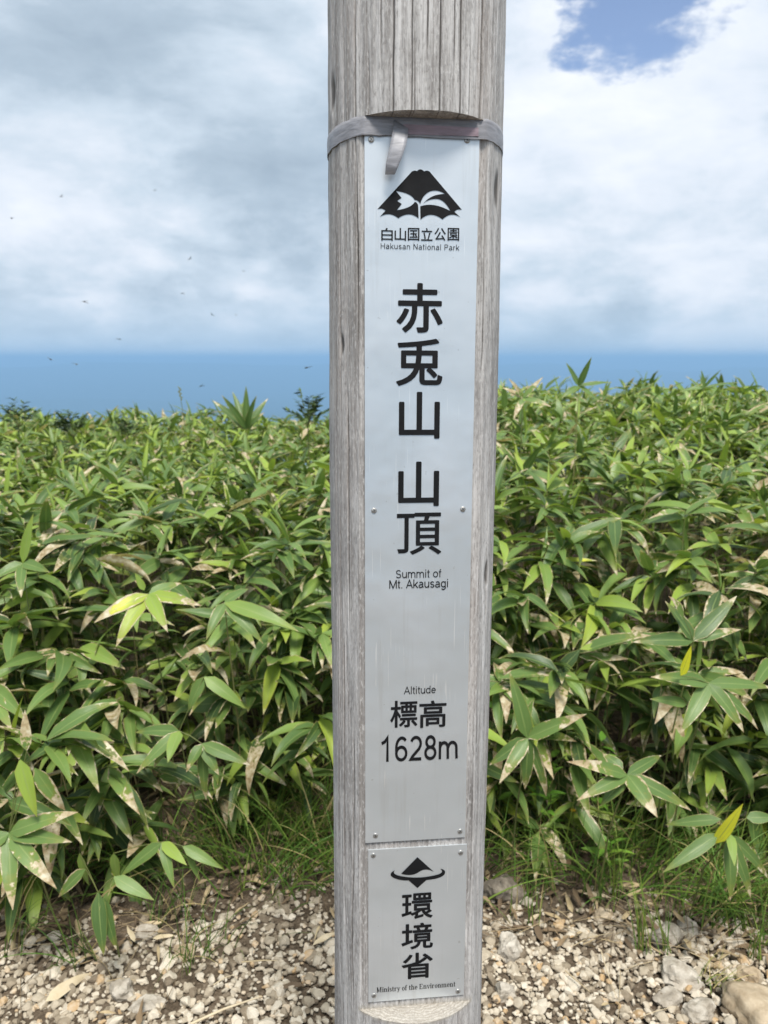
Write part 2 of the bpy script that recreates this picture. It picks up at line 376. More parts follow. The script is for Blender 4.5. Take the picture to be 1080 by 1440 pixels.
# ---------------------------------------------------------------- terrain: one sheet from the summit to the horizon
def terrain():
    rs = [0.0]; r = 0.25
    while r < 42000: rs.append(r); r *= 1.085 if r > 6 else 1.0; r += 0.12 if r < 6 else 0
    nth = 120; V = []; Fs = []
    for i, r in enumerate(rs):
        for k in range(nth):
            a = 2 * math.pi * k / nth; x, y = r * math.cos(a), r * math.sin(a)
            z = -0.006 + 0.012 * mnoise.noise((x * 2, y * 2, 0)) - 0.012
            if r > 11:
                dr = r - 11
                z -= 950 * (1 - math.exp(-dr / 2600))
                amp = 330 * min(1, max(0, (r - 700) / 6000)) + 260 * min(1, max(0, (r - 9000) / 22000))
                z += amp * (mnoise.fractal((x / 7000, y / 7000, 3), 0.9, 2.1, 6) - 0.1) + 0.02 * min(dr, 400) * mnoise.noise((x / 150, y / 150, 1))
            if r > 14000:
                z += 420 * max(0, mnoise.noise((x / 16000, y / 16000, 8)) + 0.15) * min(1, (r - 14000) / 9000)
                z = max(z, -150 + 280 * mnoise.fractal((math.atan2(y, x) * 9, 1.7, 0), 0.9, 2.0, 5) - abs(r - 27000) * 0.12)
                z = min(z, 95)
            V.append((x, y, z))
    for i in range(len(rs) - 1):
        for k in range(nth):
            Fs.append((i * nth + k, i * nth + (k + 1) % nth, (i + 1) * nth + (k + 1) % nth, (i + 1) * nth + k))
    o = link('terrain', mesh_np('terrain', V, Fs, M['ground'])); tag(o, 'stony summit ground falling away to far hazy blue valleys', 'ground', kind='structure')
terrain()

# ---------------------------------------------------------------- the signpost
PR = 0.1045; PD = 0.0745                 # post radius, distance of the flat cut from the axis
axis_p = CAM + FWD * 0.997 + Vector((0.036, 0, 0))
LEAN = R(2.2); ROLLX = R(0.15); TURN = R(6.0)
zax = Vector((math.tan(ROLLX), math.tan(LEAN), 1)).normalized()
base_p = axis_p - zax * (axis_p.z / zax.z)
yax = Vector((0, 1, 0)); yax = (yax - zax * yax.dot(zax)).normalized(); xax = yax.cross(zax).normalized()
MP = Matrix.Translation(base_p) @ Matrix((xax, yax, zax)).transposed().to_4x4() @ Matrix.Rotation(TURN, 4, 'Z')
MPI = MP.inverted()
def uvp(px, py, off=0.003):
    """photo pixel -> (across, height) on the flat cut face of the post"""
    o = MPI @ CAM; d = MPI.to_3x3() @ ray(px, py)
    s = (-(PD + off) - o.y) / d.y; q = o + d * s; return q.x, q.z
def phi_at(px, py):
    """photo pixel on the round wood -> angle on the post (0 = facing the plate normal) and height"""
    o = MPI @ CAM; d = MPI.to_3x3() @ ray(px, py)
    a = d.x ** 2 + d.y ** 2; b = 2 * (o.x * d.x + o.y * d.y); c = o.x ** 2 + o.y ** 2 - PR ** 2
    disc = b * b - 4 * a * c
    s = (-b - math.sqrt(max(disc, 0))) / (2 * a); q = o + d * s
    return math.atan2(q.x, -q.y), q.z
def pos3(px, py):
    a, z = phi_at(px, py); return (PR * math.sin(a), -PR * math.cos(a), z)
KNOTS = [(*pos3(700, 268), 0.010), (*pos3(466, 130), 0.009), (*pos3(481, 485), 0.0055), (*pos3(684, 806), 0.007), (*pos3(470, 1242), 0.005)]
M['wood'] = mat_wood()
ZT = uvp(590, 168, 0)[1]; ZB = uvp(587, 1413, 0)[1]

post = empty('summit_signpost'); post.matrix_world = MP
tag(post, 'tall weathered grey wooden summit signpost with two silver plates in a flat recess', 'signpost')

def build_post():
    cr = []                                   # cracks: phi, z0, z1, depth, width
    for px, y0, y1, dep, wid in ((500, -60, 160, .0030, .0011), (534, -60, 118, .0020, .0007), (553, -60, 150, .0034, .0012), (578, -60, 152, .0026, .0009),
                                 (588, 10, 150, .0018, .0006), (602, -60, 120, .0018, .0006), (624, -60, 156, .0030, .0010), (640, -60, 120, .0020, .0007),
                                 (651, -60, 150, .0026, .0009), (681, -60, 164, .0038, .0014), (518, 30, 140, .0014, .0006), (566, 20, 110, .0014, .0005), (662, 60, 150, .0014, .0005)):
        a, z1 = phi_at(px, y0); _, z0 = phi_at(px, y1); cr.append((a + random.gauss(0, .015), z0 - (0.06 if y1 > 130 else 0), z1 + 0.3 * (y0 < 0), dep * random.uniform(.5, 1.1), wid * random.uniform(.5, 1.0)))
    for px, y0, y1, dep, wid in ((490, 540, 900, .0030, .0010), (478, 300, 620, .0018, .0007), (502, 210, 520, .0020, .0008), (484, 880, 1330, .0022, .0008), (496, 1000, 1420, .002, .0008),
                                 (684, 210, 560, .0026, .0010), (675, 420, 1010, .0030, .0011), (690, 560, 900, .0016, .0007), (668, 980, 1420, .0022, .0008), (674, 1150, 1440, .0016, .0006), (478, 700, 1100, .0015, .0006)):
        a, z1 = phi_at(px, y0); _, z0 = phi_at(px, y1); cr.append((a, z0, z1, dep, wid))
    for px, dep, wid in ((530, .0025, .0009), (552, .003, .001), (577, .002, .0007), (600, .0032, .001), (621, .0025, .0009), (640, .002, .0007)):   # below the recess
        a, z1 = phi_at(px, 1438); cr.append((a, -0.1, ZB, dep, wid))
    phis = list(np.linspace(-1.72, 1.62, 500)) + list(np.linspace(1.62, 2 * math.pi - 1.72, 62))[1:-1]
    ph = np.array(phis); n = len(ph)
    zs = sorted(set(list(np.arange(-0.12, ZB, 0.012)) + list(np.arange(ZB, ZT, 0.0075)) + list(np.arange(ZT, 2.36, 0.009))))
    zs = [z for z in zs if abs(z - ZB) > 0.003 and abs(z - ZT) > 0.003]
    rows = []
    for z in zs: rows.append((z, ZB < z < ZT, 0))
    rows += [(ZB, False, 0), (ZB + 1e-4, True, 0), (ZT, True, 0), (ZT + 1e-4, False, 0)]
    rows.sort()
    Vs = []; CK = []; EG = []
    for z, rec, _ in rows:
        r = np.full(n, PR) * (1.0 - 0.006 * (z - 1.3))
        r = r + np.array([0.0018 * mnoise.noise((math.sin(a) * 2.2, math.cos(a) * 2.2, z * 1.8)) + 0.0007 * mnoise.noise((math.sin(a) * 14, math.cos(a) * 14, z * 5)) + 0.0005 * mnoise.noise((math.sin(a) * 30, math.cos(a) * 30, z * 25)) for a in ph])
        if z > 2.33: r = r - (z - 2.33) * 0.6
        ck = np.zeros(n)
        for a0, z0, z1, dep, wid in cr:
            if not (z0 < z < z1): continue
            e = min(1.0, (z - z0) / 0.05, (z1 - z) / 0.05)
            aw = a0 + 0.035 * mnoise.noise((a0 * 9, 0.3, z * 3.5)) + 0.010 * mnoise.noise((a0 * 5, 7.0, z * 22))
            g = np.exp(-(((ph - aw) * PR) / (wid * (0.7 + 0.5 * e))) ** 2) * e
            r = r - dep * 1.3 * g; ck = np.maximum(ck, g)
        for kx, ky, kz, kr in KNOTS:
            ka = math.atan2(kx, -ky)
            g = np.exp(-((((ph - ka) * PR) / (kr * .8)) ** 2 + ((z - kz) / (kr * 1.6)) ** 2)); r = r - 0.003 * g
        x = r * np.sin(ph); y = -r * np.cos(ph)
        if rec:
            m_ = -y > PD
            y = np.where(m_, -PD + 0.0004 * np.sin(x * 900 + z * 3), y); ck = np.where(m_, ck * 0.3, ck)
        Vs.append(np.stack([x, y, np.full(n, z)], 1)); CK.append(ck)
        EG.append(np.where((-y > PD - 0.002) & (abs(z - ZB) < 0.002), 1.0, 0.0))
    V = np.concatenate(Vs); CK = np.concatenate(CK); EG = np.concatenate(EG); nr = len(rows)
    i = np.arange(nr - 1)[:, None] * n; k = np.arange(n)[None, :]; k2 = (k + 1) % n
    Fs = np.stack([i + k, i + k2, i + n + k2, i + n + k], -1).reshape(-1, 4)
    # end cap
    c = len(V); V = np.concatenate([V, [[0, 0, rows[-1][0] + 0.002]]]); CK = np.append(CK, 0); EG = np.append(EG, 1)
    top = (nr - 1) * n
    cap = np.array([(top + q, top + q + 1 if q + 1 < n else top, c, c) for q in range(n)])
    me = mesh_np('timber', V, Fs, M['wood'], True, crack=CK, endgrain=EG)
    bm = bmesh.new(); bm.from_mesh(me); bm.verts.ensure_lookup_table()
    for q in range(n): bm.faces.new((bm.verts[top + q], bm.verts[top + (q + 1) % n], bm.verts[c]))
    bm.to_mesh(me); bm.free()
    if hasattr(me, 'set_sharp_from_angle'): me.set_sharp_from_angle(angle=R(50))
    return link('timber', me, post)
build_post()

def plate(corners, name, label):
    """corners in photo pixels TL TR BR BL -> thin metal sheet with rounded edge"""
    P = [uvp(*c) for c in corners]
    x0 = (P[0][0] + P[3][0]) / 2; x1 = (P[1][0] + P[2][0]) / 2; z1 = (P[0][1] + P[1][1]) / 2; z0 = (P[2][1] + P[3][1]) / 2
    nx, nz = 14, max(10, int((z1 - z0) / 0.012))
    V = []; Fs = []
    for j in range(nz + 1):
        for i in range(nx + 1):
            u = i / nx; v = j / nz
            x = x0 + (x1 - x0) * u; z = z0 + (z1 - z0) * v
            # the sheet is not perfectly flat: gentle waves, edges lift between screws
            wv = 0.00018 * mnoise.noise((x * 18, z * 9, 2.0)) + 0.00015 * (abs(u - 0.5) * 2) ** 4 * mnoise.noise((0, z * 14, 5.0 + (u > .5)))
            V.append((x, -(PD + 0.0025) - wv, z))
    for j in range(nz):
        for i in range(nx):
            a = j * (nx + 1) + i; Fs.append((a, a + 1, a + nx + 2, a + nx + 1))
    nv = len(V)
    ring = [i for i in range(nx + 1)] + [j * (nx + 1) + nx for j in range(1, nz + 1)] + [nz * (nx + 1) + i for i in range(nx - 1, -1, -1)] + [j * (nx + 1) for j in range(nz - 1, 0, -1)]
    for q in ring: V.append((V[q][0], -(PD + 0.0002), V[q][2]))
    m_ = len(ring)
    for q in range(m_): Fs.append((ring[(q + 1) % m_], ring[q], nv + q, nv + (q + 1) % m_))
    me = mesh_np(name, V, Fs, M['plate'], True)
    if hasattr(me, 'set_sharp_from_angle'): me.set_sharp_from_angle(angle=R(40))
    o = link(name, me, post); o['label'] = label
    return o
M['plate'] = mat_plate()
plate_a = plate([(509, 191), (671, 193), (657, 1179), (517, 1184)], 'name_plate', 'long silver metal plate with the mountain name and altitude in black')
plate_b = plate([(517, 1194), (656, 1190), (653, 1401), (519, 1408)], 'ministry_plate', 'short silver metal plate with ministry emblem and black lettering')

# ---- print: flat black lettering 0.3 mm proud of the plate
PY = -(PD + 0.0031)
def print_obj(name, V2, Fs, parent):
    """V2: list of (across, height, layer)"""
    V = [(x, PY - l * 2e-6, z) for x, z, l in V2]
    me = bpy.data.meshes.new(name); me.from_pydata(V, [], Fs); me.materials.append(M['print'])
    bm = bmesh.new(); bm.from_mesh(me); bmesh.ops.recalc_face_normals(bm, faces=bm.faces); bm.to_mesh(me); bm.free()
    return link(name, me, parent)
_tcache = {}
def glyph(ch):
    if ch not in _tcache:
        c = bpy.data.curves.new('tmp_text', 'FONT'); c.body = ch; c.resolution_u = 5
        o = bpy.data.objects.new('tmp_text', c); COL.objects.link(o); bpy.context.view_layer.update()
        me = bpy.data.meshes.new_from_object(o.evaluated_get(bpy.context.evaluated_depsgraph_get()))
        V = np.array([v.co[:2] for v in me.vertices]); Fs = [tuple(p.vertices) for p in me.polygons]
        bpy.data.objects.remove(o); bpy.data.curves.remove(c); bpy.data.meshes.remove(me)
        _tcache[ch] = (V, Fs)
    return _tcache[ch]
def box_uv(x0, y0, x1, y1):
    a = uvp(x0, (y0 + y1) / 2)[0]; b = uvp(x1, (y0 + y1) / 2)[0]; c = uvp((x0 + x1) / 2, y0)[1]; d = uvp((x0 + x1) / 2, y1)[1]
    return a, d, b, c          # xmin zmin xmax zmax
def kanji(chars, box, parent, bold_px=0.0, vertical=False):
    """characters fitted one by one in pixel boxes, thickened by overlaid shifted copies"""
    n = len(chars); x0, y0, x1, y1 = box
    for i, ch in enumerate(chars):
        bx = (x0 + (x1 - x0) * i / n + (1.2 if n > 1 else 0), y0, x0 + (x1 - x0) * (i + 1) / n - (1.2 if n > 1 else 0), y1)
        a, b, c, d = box_uv(*bx); bw = bold_px * 0.00086
        V, Fs = glyph(ch); mn = V.min(0); mx = V.max(0)
        U = (V - mn) / (mx - mn)
        VV = []; FF = []; L = 0
        shifts = [(0, 0)] if bw == 0 else [(bw * 0.5 * math.cos(q * math.pi / 4), bw * 0.5 * math.sin(q * math.pi / 4)) for q in range(8)] + [(0, 0)]
        for sx, sz in shifts:
            o = len(VV)
            VV += [(a + bw / 2 + u * (c - a - bw) + sx, b + bw / 2 + v * (d - b - bw) + sz, L) for u, v in U]
            FF += [tuple(q + o for q in f) for f in Fs]; L += 1
        print_obj('character', VV, FF, parent)

# monoline Latin letters: strokes in em units (cap 0.72, x-height 0.53)
def arc(cx, cy, rx, ry, a0, a1, n=10):
    return [(cx + rx * math.cos(R(a0 + (a1 - a0) * i / n)), cy + ry * math.sin(R(a0 + (a1 - a0) * i / n))) for i in range(n + 1)]
CAP, XH, BOT, SW = 0.68, 0.49, 0.04, 0.08
XM = (XH + BOT) / 2; XR = (XH - BOT) / 2
GL = {
 'S': (0.62, [arc(0.31, 0.52, 0.2, 0.16, 25, 270) + arc(0.31, 0.20, 0.215, 0.16, 90, -160)[1:]]),
 'H': (0.70, [[(0.1, 0), (0.1, .72)], [(0.6, 0), (0.6, .72)], [(0.1, .37), (0.6, .37)]]),
 'N': (0.70, [[(0.1, 0), (0.1, .72)], [(0.6, 0), (0.6, .72)], [(0.11, .70), (0.59, .02)]]),
 'P': (0.62, [[(0.1, 0), (0.1, .72)], [(0.1, CAP), (0.36, CAP)] + arc(0.36, 0.51, 0.17, 0.17, 90, -90)[1:] + [(0.1, .34)]]),
 'M': (0.83, [[(0.1, 0), (0.1, .72)], [(0.73, 0), (0.73, .72)], [(0.11, .70), (0.415, .03), (0.72, .70)]]),
 'A': (0.66, [[(0.04, 0), (0.33, .70), (0.62, 0)], [(0.14, .24), (0.52, .24)]]),
 'u': (0.55, [[(0.09, .53), (0.09, .2)] + arc(0.26, 0.21, 0.17, 0.17, 180, 320)[1:] + [(0.46, .2)], [(0.46, 0), (0.46, .53)]]),
 'm': (0.83, [[(0.09, 0), (0.09, .53)], [(0.09, .33)] + arc(0.245, 0.34, 0.145, 0.15, 160, 0) + [(0.40, 0)], [(0.40, .33)] + arc(0.57, 0.34, 0.155, 0.15, 160, 0) + [(0.74, 0)]]),
 'n': (0.55, [[(0.09, 0), (0.09, .53)], [(0.09, .32)] + arc(0.27, 0.32, 0.18, 0.17, 160, 0) + [(0.455, 0)]]),
 'i': (0.23, [[(0.115, 0), (0.115, .53)], [(0.115, .63), (0.115, .72)]]),
 'l': (0.23, [[(0.115, 0), (0.115, .74)]]),
 't': (0.30, [[(0.14, .68), (0.14, .12)] + arc(0.22, 0.12, 0.08, 0.085, 180, 290), [(0.03, .49), (0.27, .49)]]),
 'o': (0.56, [arc(0.28, XM, 0.205, XR, 0, 360, 20)]),
 'f': (0.29, [[(0.14, 0), (0.14, .56)] + arc(0.235, 0.57, 0.095, 0.12, 180, 90), [(0.03, .49), (0.27, .49)]]),
 'a': (0.55, [arc(0.26, 0.36, 0.17, 0.135, 150, 0) + [(0.43, .09), (0.50, .03)], [(0.43, .30)] + arc(0.235, 0.155, 0.165, 0.125, 80, 300) + [(0.43, .16)]]),
 'k': (0.52, [[(0.09, 0), (0.09, .74)], [(0.46, .52), (0.11, .19)], [(0.22, .28), (0.48, .0)]]),
 's': (0.50, [arc(0.25, 0.385, 0.155, 0.115, 25, 270) + arc(0.25, 0.155, 0.165, 0.115, 90, -160)[1:]]),
 'g': (0.56, [arc(0.265, XM, 0.19, XR, 40, 320, 16), [(0.46, .53), (0.46, -.03)] + arc(0.27, -0.03, 0.19, 0.15, 0, -150)]),
 'd': (0.56, [arc(0.265, XM, 0.19, XR, 40, 320, 16), [(0.46, 0), (0.46, .74)]]),
 'e': (0.55, [[(0.08, .28), (0.46, .28)] + arc(0.275, XM, 0.195, XR, 5, 320, 18)]),
 'r': (0.34, [[(0.09, 0), (0.09, .53)], [(0.09, .30)] + arc(0.30, 0.30, 0.20, 0.18, 170, 95)]),
 '.': (0.25, [[(0.12, 0), (0.12, .075)]]),
 ' ': (0.27, []),
 '1': (0.56, [[(0.09, .54), (0.22, .60), (0.31, .71), (0.31, 0)]]),
 '6': (0.56, [arc(0.28, 0.225, 0.19, 0.19, 0, 360, 20), [(0.092, .24)] + arc(0.30, 0.40, 0.21, 0.285, 185, 45)]),
 '2': (0.56, [arc(0.28, 0.50, 0.185, 0.185, 160, -20) + [(0.40, .34), (0.16, .13), (0.09, .04), (0.49, .04)]]),
 '8': (0.56, [arc(0.28, 0.53, 0.155, 0.155, 0, 360, 18), arc(0.28, 0.205, 0.19, 0.17, 0, 360, 20)]),
}
def stroke(poly, wid, V2, Fs, L):
    h = wid / 2; P = [Vector(p) for p in poly]; closed = (P[0] - P[-1]).length < 1e-6
    nn = len(P); o = len(V2)
    for i in range(nn):
        a = P[i - 1] if i > 0 else (P[-2] if closed else None); b = P[i + 1] if i < nn - 1 else (P[1] if closed else None)
        d1 = (P[i] - a).normalized() if a is not None else None; d2 = (b - P[i]).normalized() if b is not None else None
        if d1 is None: d1 = d2
        if d2 is None: d2 = d1
        nrm1 = Vector((-d1.y, d1.x)); nrm2 = Vector((-d2.y, d2.x)); m_ = (nrm1 + nrm2)
        m_ = nrm1 if m_.length < 1e-4 else m_.normalized()
        s = h / max(0.45, m_.dot(nrm1))
        V2.append((P[i] + m_ * s, L)); V2.append((P[i] - m_ * s, L))
    for i in range(nn - 1): Fs.append((o + 2 * i, o + 2 * i + 1, o + 2 * i + 3, o + 2 * i + 2))
def latin(text, box, parent, wid=SW, name='lettering', cap=0.72, desc=0.0, track=0.0):
    V2 = []; Fs = []; x = 0.0; L = 0
    for ch in text:
        adv, strokes = GL[ch]
        for s in strokes:
            n0 = len(V2); stroke(s, wid, V2, Fs, L); L += 1
            for q in range(n0, len(V2)): V2[q] = (V2[q][0] + Vector((x, 0)), V2[q][1])
        x += adv + track
    xs = [v.x for v, _ in V2]; mn, mx = min(xs), max(xs)
    a, b, c, d = box_uv(*box)
    VV = [(a + (v.x - mn) / (mx - mn) * (c - a), b + (v.y - desc) / (cap - desc) * (d - b), l) for v, l in V2]
    print_obj(name, VV, Fs, parent)

for ch, bx in (('赤', (557.5, 398, 623, 468)), ('兎', (557, 476, 622.5, 543)), ('山', (561, 551, 618.5, 617)), ('山', (560, 649, 617.5, 712)), ('頂', (558, 721, 621, 780))):
    kanji(ch, bx, plate_a, bold_px=2.2 if ch != '頂' else 1.2)
kanji('標高', (547.6, 985, 629, 1023), plate_a, bold_px=1.3)
kanji('白山国立公園', (535, 320.5, 647, 338.5), plate_a, bold_px=0.35)
latin('Hakusan National Park', (535.5, 343, 646, 351), plate_a, track=0.05)
latin('Summit of', (557, 801, 620.5, 812.5), plate_a)
latin('Mt. Akausagi', (547.5, 815, 630, 830), plate_a, desc=-0.2, wid=0.09)
latin('Altitude', (568, 965, 613, 975.5), plate_a)
latin('1628m', (536, 1035, 644, 1069), plate_a, wid=0.095)
for ch, bx in (('環', (564.7, 1256, 608.7, 1292)), ('境', (564.5, 1298, 609, 1334.5)), ('省', (564.7, 1339.7, 608.5, 1376))):
    kanji(ch, bx, plate_b, bold_px=1.5)

# bold serif line: thick stems, hairlines and slab feet
def serif_text(text, box, parent):
    V2 = []; Fs = []; x = 0.0
    TH, HN, SF = 0.13, 0.05, 0.055
    def rect(x0, y0, x1, y1):
        o = len(V2); V2.extend([(x + x0, y0), (x + x1, y0), (x + x1, y1), (x + x0, y1)]); Fs.append((o, o + 1, o + 2, o + 3))
    def line(x0, y0, x1, y1, wd):
        o = len(V2); V2.extend([(x + x0 - wd / 2, y0), (x + x0 + wd / 2, y0), (x + x1 + wd / 2, y1), (x + x1 - wd / 2, y1)]); Fs.append((o, o + 1, o + 2, o + 3))
    def stem(cx, y0, y1, foot=True, head=True, full=True):
        rect(cx - TH / 2, y0, cx + TH / 2, y1)
        if foot: rect(cx - TH * 0.95, y0, cx + TH * 0.95, y0 + SF)
        if head: rect(cx - TH * 0.95, y1 - SF, cx + (TH * 0.95 if full else TH / 2), y1)
    def ring(cx, cy, rx, ry, a0, a1):
        n = 14; o = len(V2)
        for i in range(n + 1):
            a = R(a0 + (a1 - a0) * i / n); t = HN + (TH - HN) * abs(math.cos(a))
            V2.append((x + cx + rx * math.cos(a), cy + ry * math.sin(a))); V2.append((x + cx + (rx - t) * math.cos(a), cy + (ry - HN) * math.sin(a)))
        for i in range(n): Fs.append((o + 2 * i, o + 2 * i + 1, o + 2 * i + 3, o + 2 * i + 2))
    def hump(cx): ring(cx - 0.14, 0.30, 0.205, 0.20, 150, 0); stem(cx, 0, 0.32, True, False)
    for ch in text:
        if ch == 'M': stem(.12, 0, .72); line(.12, .72, .40, .05, .12); line(.40, .05, .68, .72, .05); stem(.70, 0, .72); adv = .90
        elif ch == 'E': stem(.14, 0, .72); rect(.1, .67, .56, .72); rect(.51, .56, .56, .72); rect(.1, .34, .44, .39); rect(.1, 0, .58, .05); rect(.53, 0, .58, .18); adv = .66
        elif ch == 'i': stem(.14, 0, .48, True, True, False); rect(.07, .57, .21, .70); adv = .28
        elif ch == 'n': stem(.13, 0, .48, True, True, False); hump(.45); adv = .60
        elif ch == 'm': stem(.13, 0, .48, True, True, False); hump(.45); hump(.77); adv = .92
        elif ch == 'h': stem(.13, 0, .74, True, True, False); hump(.45); adv = .60
        elif ch == 'r': stem(.13, 0, .48, True, True, False); ring(.30, .36, .14, .14, 150, 20); adv = .46
        elif ch == 't': stem(.15, 0.02, .64, False, False); rect(.03, .43, .33, .48); ring(.24, .10, .15, .11, 200, 330); adv = .36
        elif ch == 'f': stem(.15, 0, .60, True, False); rect(.03, .43, .33, .48); ring(.28, .60, .17, .14, 180, 40); adv = .36
        elif ch == 'o': ring(.25, .24, .23, .25, 0, 360); adv = .50
        elif ch == 'e': ring(.25, .24, .23, .25, 0, 320); rect(.10, .24, .45, .285); adv = .49
        elif ch == 's': ring(.20, .36, .17, .13, 30, 270); ring(.20, .13, .18, .14, 90, -150); adv = .42
        elif ch == 'y': line(.11, .48, .27, .04, .12); line(.45, .48, .20, -.17, .05); rect(.0, .43, .22, .48); rect(.36, .43, .54, .48); rect(.07, -.2, .2, -.1); adv = .52
        elif ch == 'v': line(.11, .48, .27, .0, .12); line(.45, .48, .28, .0, .05); rect(.0, .43, .22, .48); rect(.36, .43, .54, .48); adv = .52
        else: adv = .24
        x += adv + 0.03
    a, b, c, d = box_uv(*box); mx = max(v[0] for v in V2)
    VV = [(a + v[0] / mx * (c - a), b + (v[1] + 0.2) / 0.92 * (d - b), i % 40) for i, v in enumerate(V2)]
    print_obj('lettering', VV, Fs, parent)
serif_text('Ministry of the Environment', (529.7, 1384.3, 640.5, 1393.2), plate_b)

# emblems: filled outlines with cut-outs, read off the plate
def filled(name, loops, parent, z0=0):
    c = bpy.data.curves.new('tmp_shape', 'CURVE'); c.dimensions = '2D'; c.fill_mode = 'BOTH'
    for lp in loops:
        s = c.splines.new('POLY'); s.points.add(len(lp) - 1); s.use_cyclic_u = True
        for q, (px, py) in zip(s.points, lp): u, v = uvp(px, py); q.co = (u * 100, v * 100, 0, 1)
    o = bpy.data.objects.new('tmp_shape', c); COL.objects.link(o); bpy.context.view_layer.update()
    me = bpy.data.meshes.new_from_object(o.evaluated_get(bpy.context.evaluated_depsgraph_get()))
    V = [(v.co.x / 100, v.co.y / 100, z0) for v in me.vertices]; Fs = [tuple(p.vertices) for p in me.polygons]
    bpy.data.objects.remove(o); bpy.data.curves.remove(c)
    print_obj(name, V, Fs, parent)
def bez(p0, p1, p2, n=8):
    return [((1 - t) ** 2 * p0[0] + 2 * t * (1 - t) * p1[0] + t * t * p2[0], (1 - t) ** 2 * p0[1] + 2 * t * (1 - t) * p1[1] + t * t * p2[1]) for t in [i / n for i in range(n + 1)]]
def path(pts):
    """pts: points, a ('q', ctrl, end) curve where wanted"""
    r = []
    for p in pts:
        if p[0] == 'q': r += bez(r[-1], p[1], p[2])[1:]
        else: r.append(p)
    return r
Z5 = lambda pts: [(520 + x / 7.714, 220 + y / 7.714) for x, y in pts]
mount = Z5(path([(80, 575), (455, 165), ('q', (485, 145), (512, 160)), ('q', (545, 118), (590, 162)), ('q', (625, 145), (650, 165)), (1000, 580),
                 ('q', (955, 560), (918, 600)), (985, 662), ('q', (885, 590), (790, 682)), ('q', (660, 580), (550, 685)), (548, 540), ('q', (690, 490), (875, 592)),
                 ('q', (800, 440), (690, 462)), ('q', (620, 468), (572, 520)), ('q', (660, 405), (815, 407)), ('q', (740, 350), (650, 380)), ('q', (570, 420), (548, 515)),
                 ('q', (525, 470), (488, 472)), ('q', (450, 395), (285, 375)), (345, 450), (297, 482), (347, 515), (295, 582), ('q', (450, 560), (488, 492)), ('q', (524, 500), (526, 545)),
                 (530, 672), ('q', (430, 585), (310, 670)), ('q', (210, 590), (108, 655)), (170, 588), ('q', (130, 550), (80, 575))]))
filled('mountain_emblem', [mount], plate_a)
Z8 = lambda pts: [(510 + x / 6.0, 1180 + y / 6.0) for x, y in pts]
filled('peak_emblem', [Z8(path([(325, 292), (462, 152), (600, 275), ('q', (530, 235), (470, 280)), ('q', (410, 318), (325, 292))])),
                       Z8(path([(272, 262), ('q', (200, 300), (270, 330)), ('q', (330, 352), (388, 348)), (462, 412), (538, 345), ('q', (700, 330), (696, 275)), ('q', (690, 255), (655, 250)),
                                ('q', (700, 285), (610, 305)), ('q', (460, 340), (320, 312)), ('q', (240, 295), (272, 262))]))], plate_b)

def screw_mesh():
    bm = bmesh.new(); prof = [(0.0, 0.0008), (0.0017, 0.00075), (0.0027, 0.0005), (0.0033, 0.0), (0.0034, -0.0006)]; n = 18; rings = []
    for r, h in prof[1:]: rings.append([bm.verts.new((r * math.cos(2 * math.pi * k / n), -h, r * math.sin(2 * math.pi * k / n))) for k in range(n)])
    c = bm.verts.new((0, -prof[0][1], 0))
    for k in range(n): bm.faces.new((c, rings[0][(k + 1) % n], rings[0][k]))
    for a, b in zip(rings, rings[1:]):
        for k in range(n): bm.faces.new((a[k], a[(k + 1) % n], b[(k + 1) % n], b[k]))
    bmesh.ops.recalc_face_normals(bm, faces=bm.faces)
    me = bm_mesh('screw', bm, M['screw'], True); me.materials.append(M['slot'])
    # cross recess: sits just proud of the dome
    bm = bmesh.new(); bm.from_mesh(me); h = -0.00092
    for sx, sz in ((0.0017, 0.0003), (0.0003, 0.0017)):
        vs = [bm.verts.new((x, h - (0.00001 if sx > sz else 0), z)) for x, z in ((-sx, -sz), (sx, -sz), (sx, sz), (-sx, sz))]
        f = bm.faces.new(vs); f.material_index = 1
    bm.to_mesh(me); bm.free(); return me
SCREW = screw_mesh()
for par, spots in ((plate_a, ((522, 196), (657, 197), (526, 718), (651, 716), (528, 1175), (647, 1169))), (plate_b, ((525, 1203), (648, 1199), (526, 1400), (644, 1394)))):
    for px, py in spots:
        u, v = uvp(px, py); s = link('screw', SCREW, par); s.location = (u, -(PD + 0.0032), v); s.rotation_euler = (0, random.uniform(0, 1.5), 0)

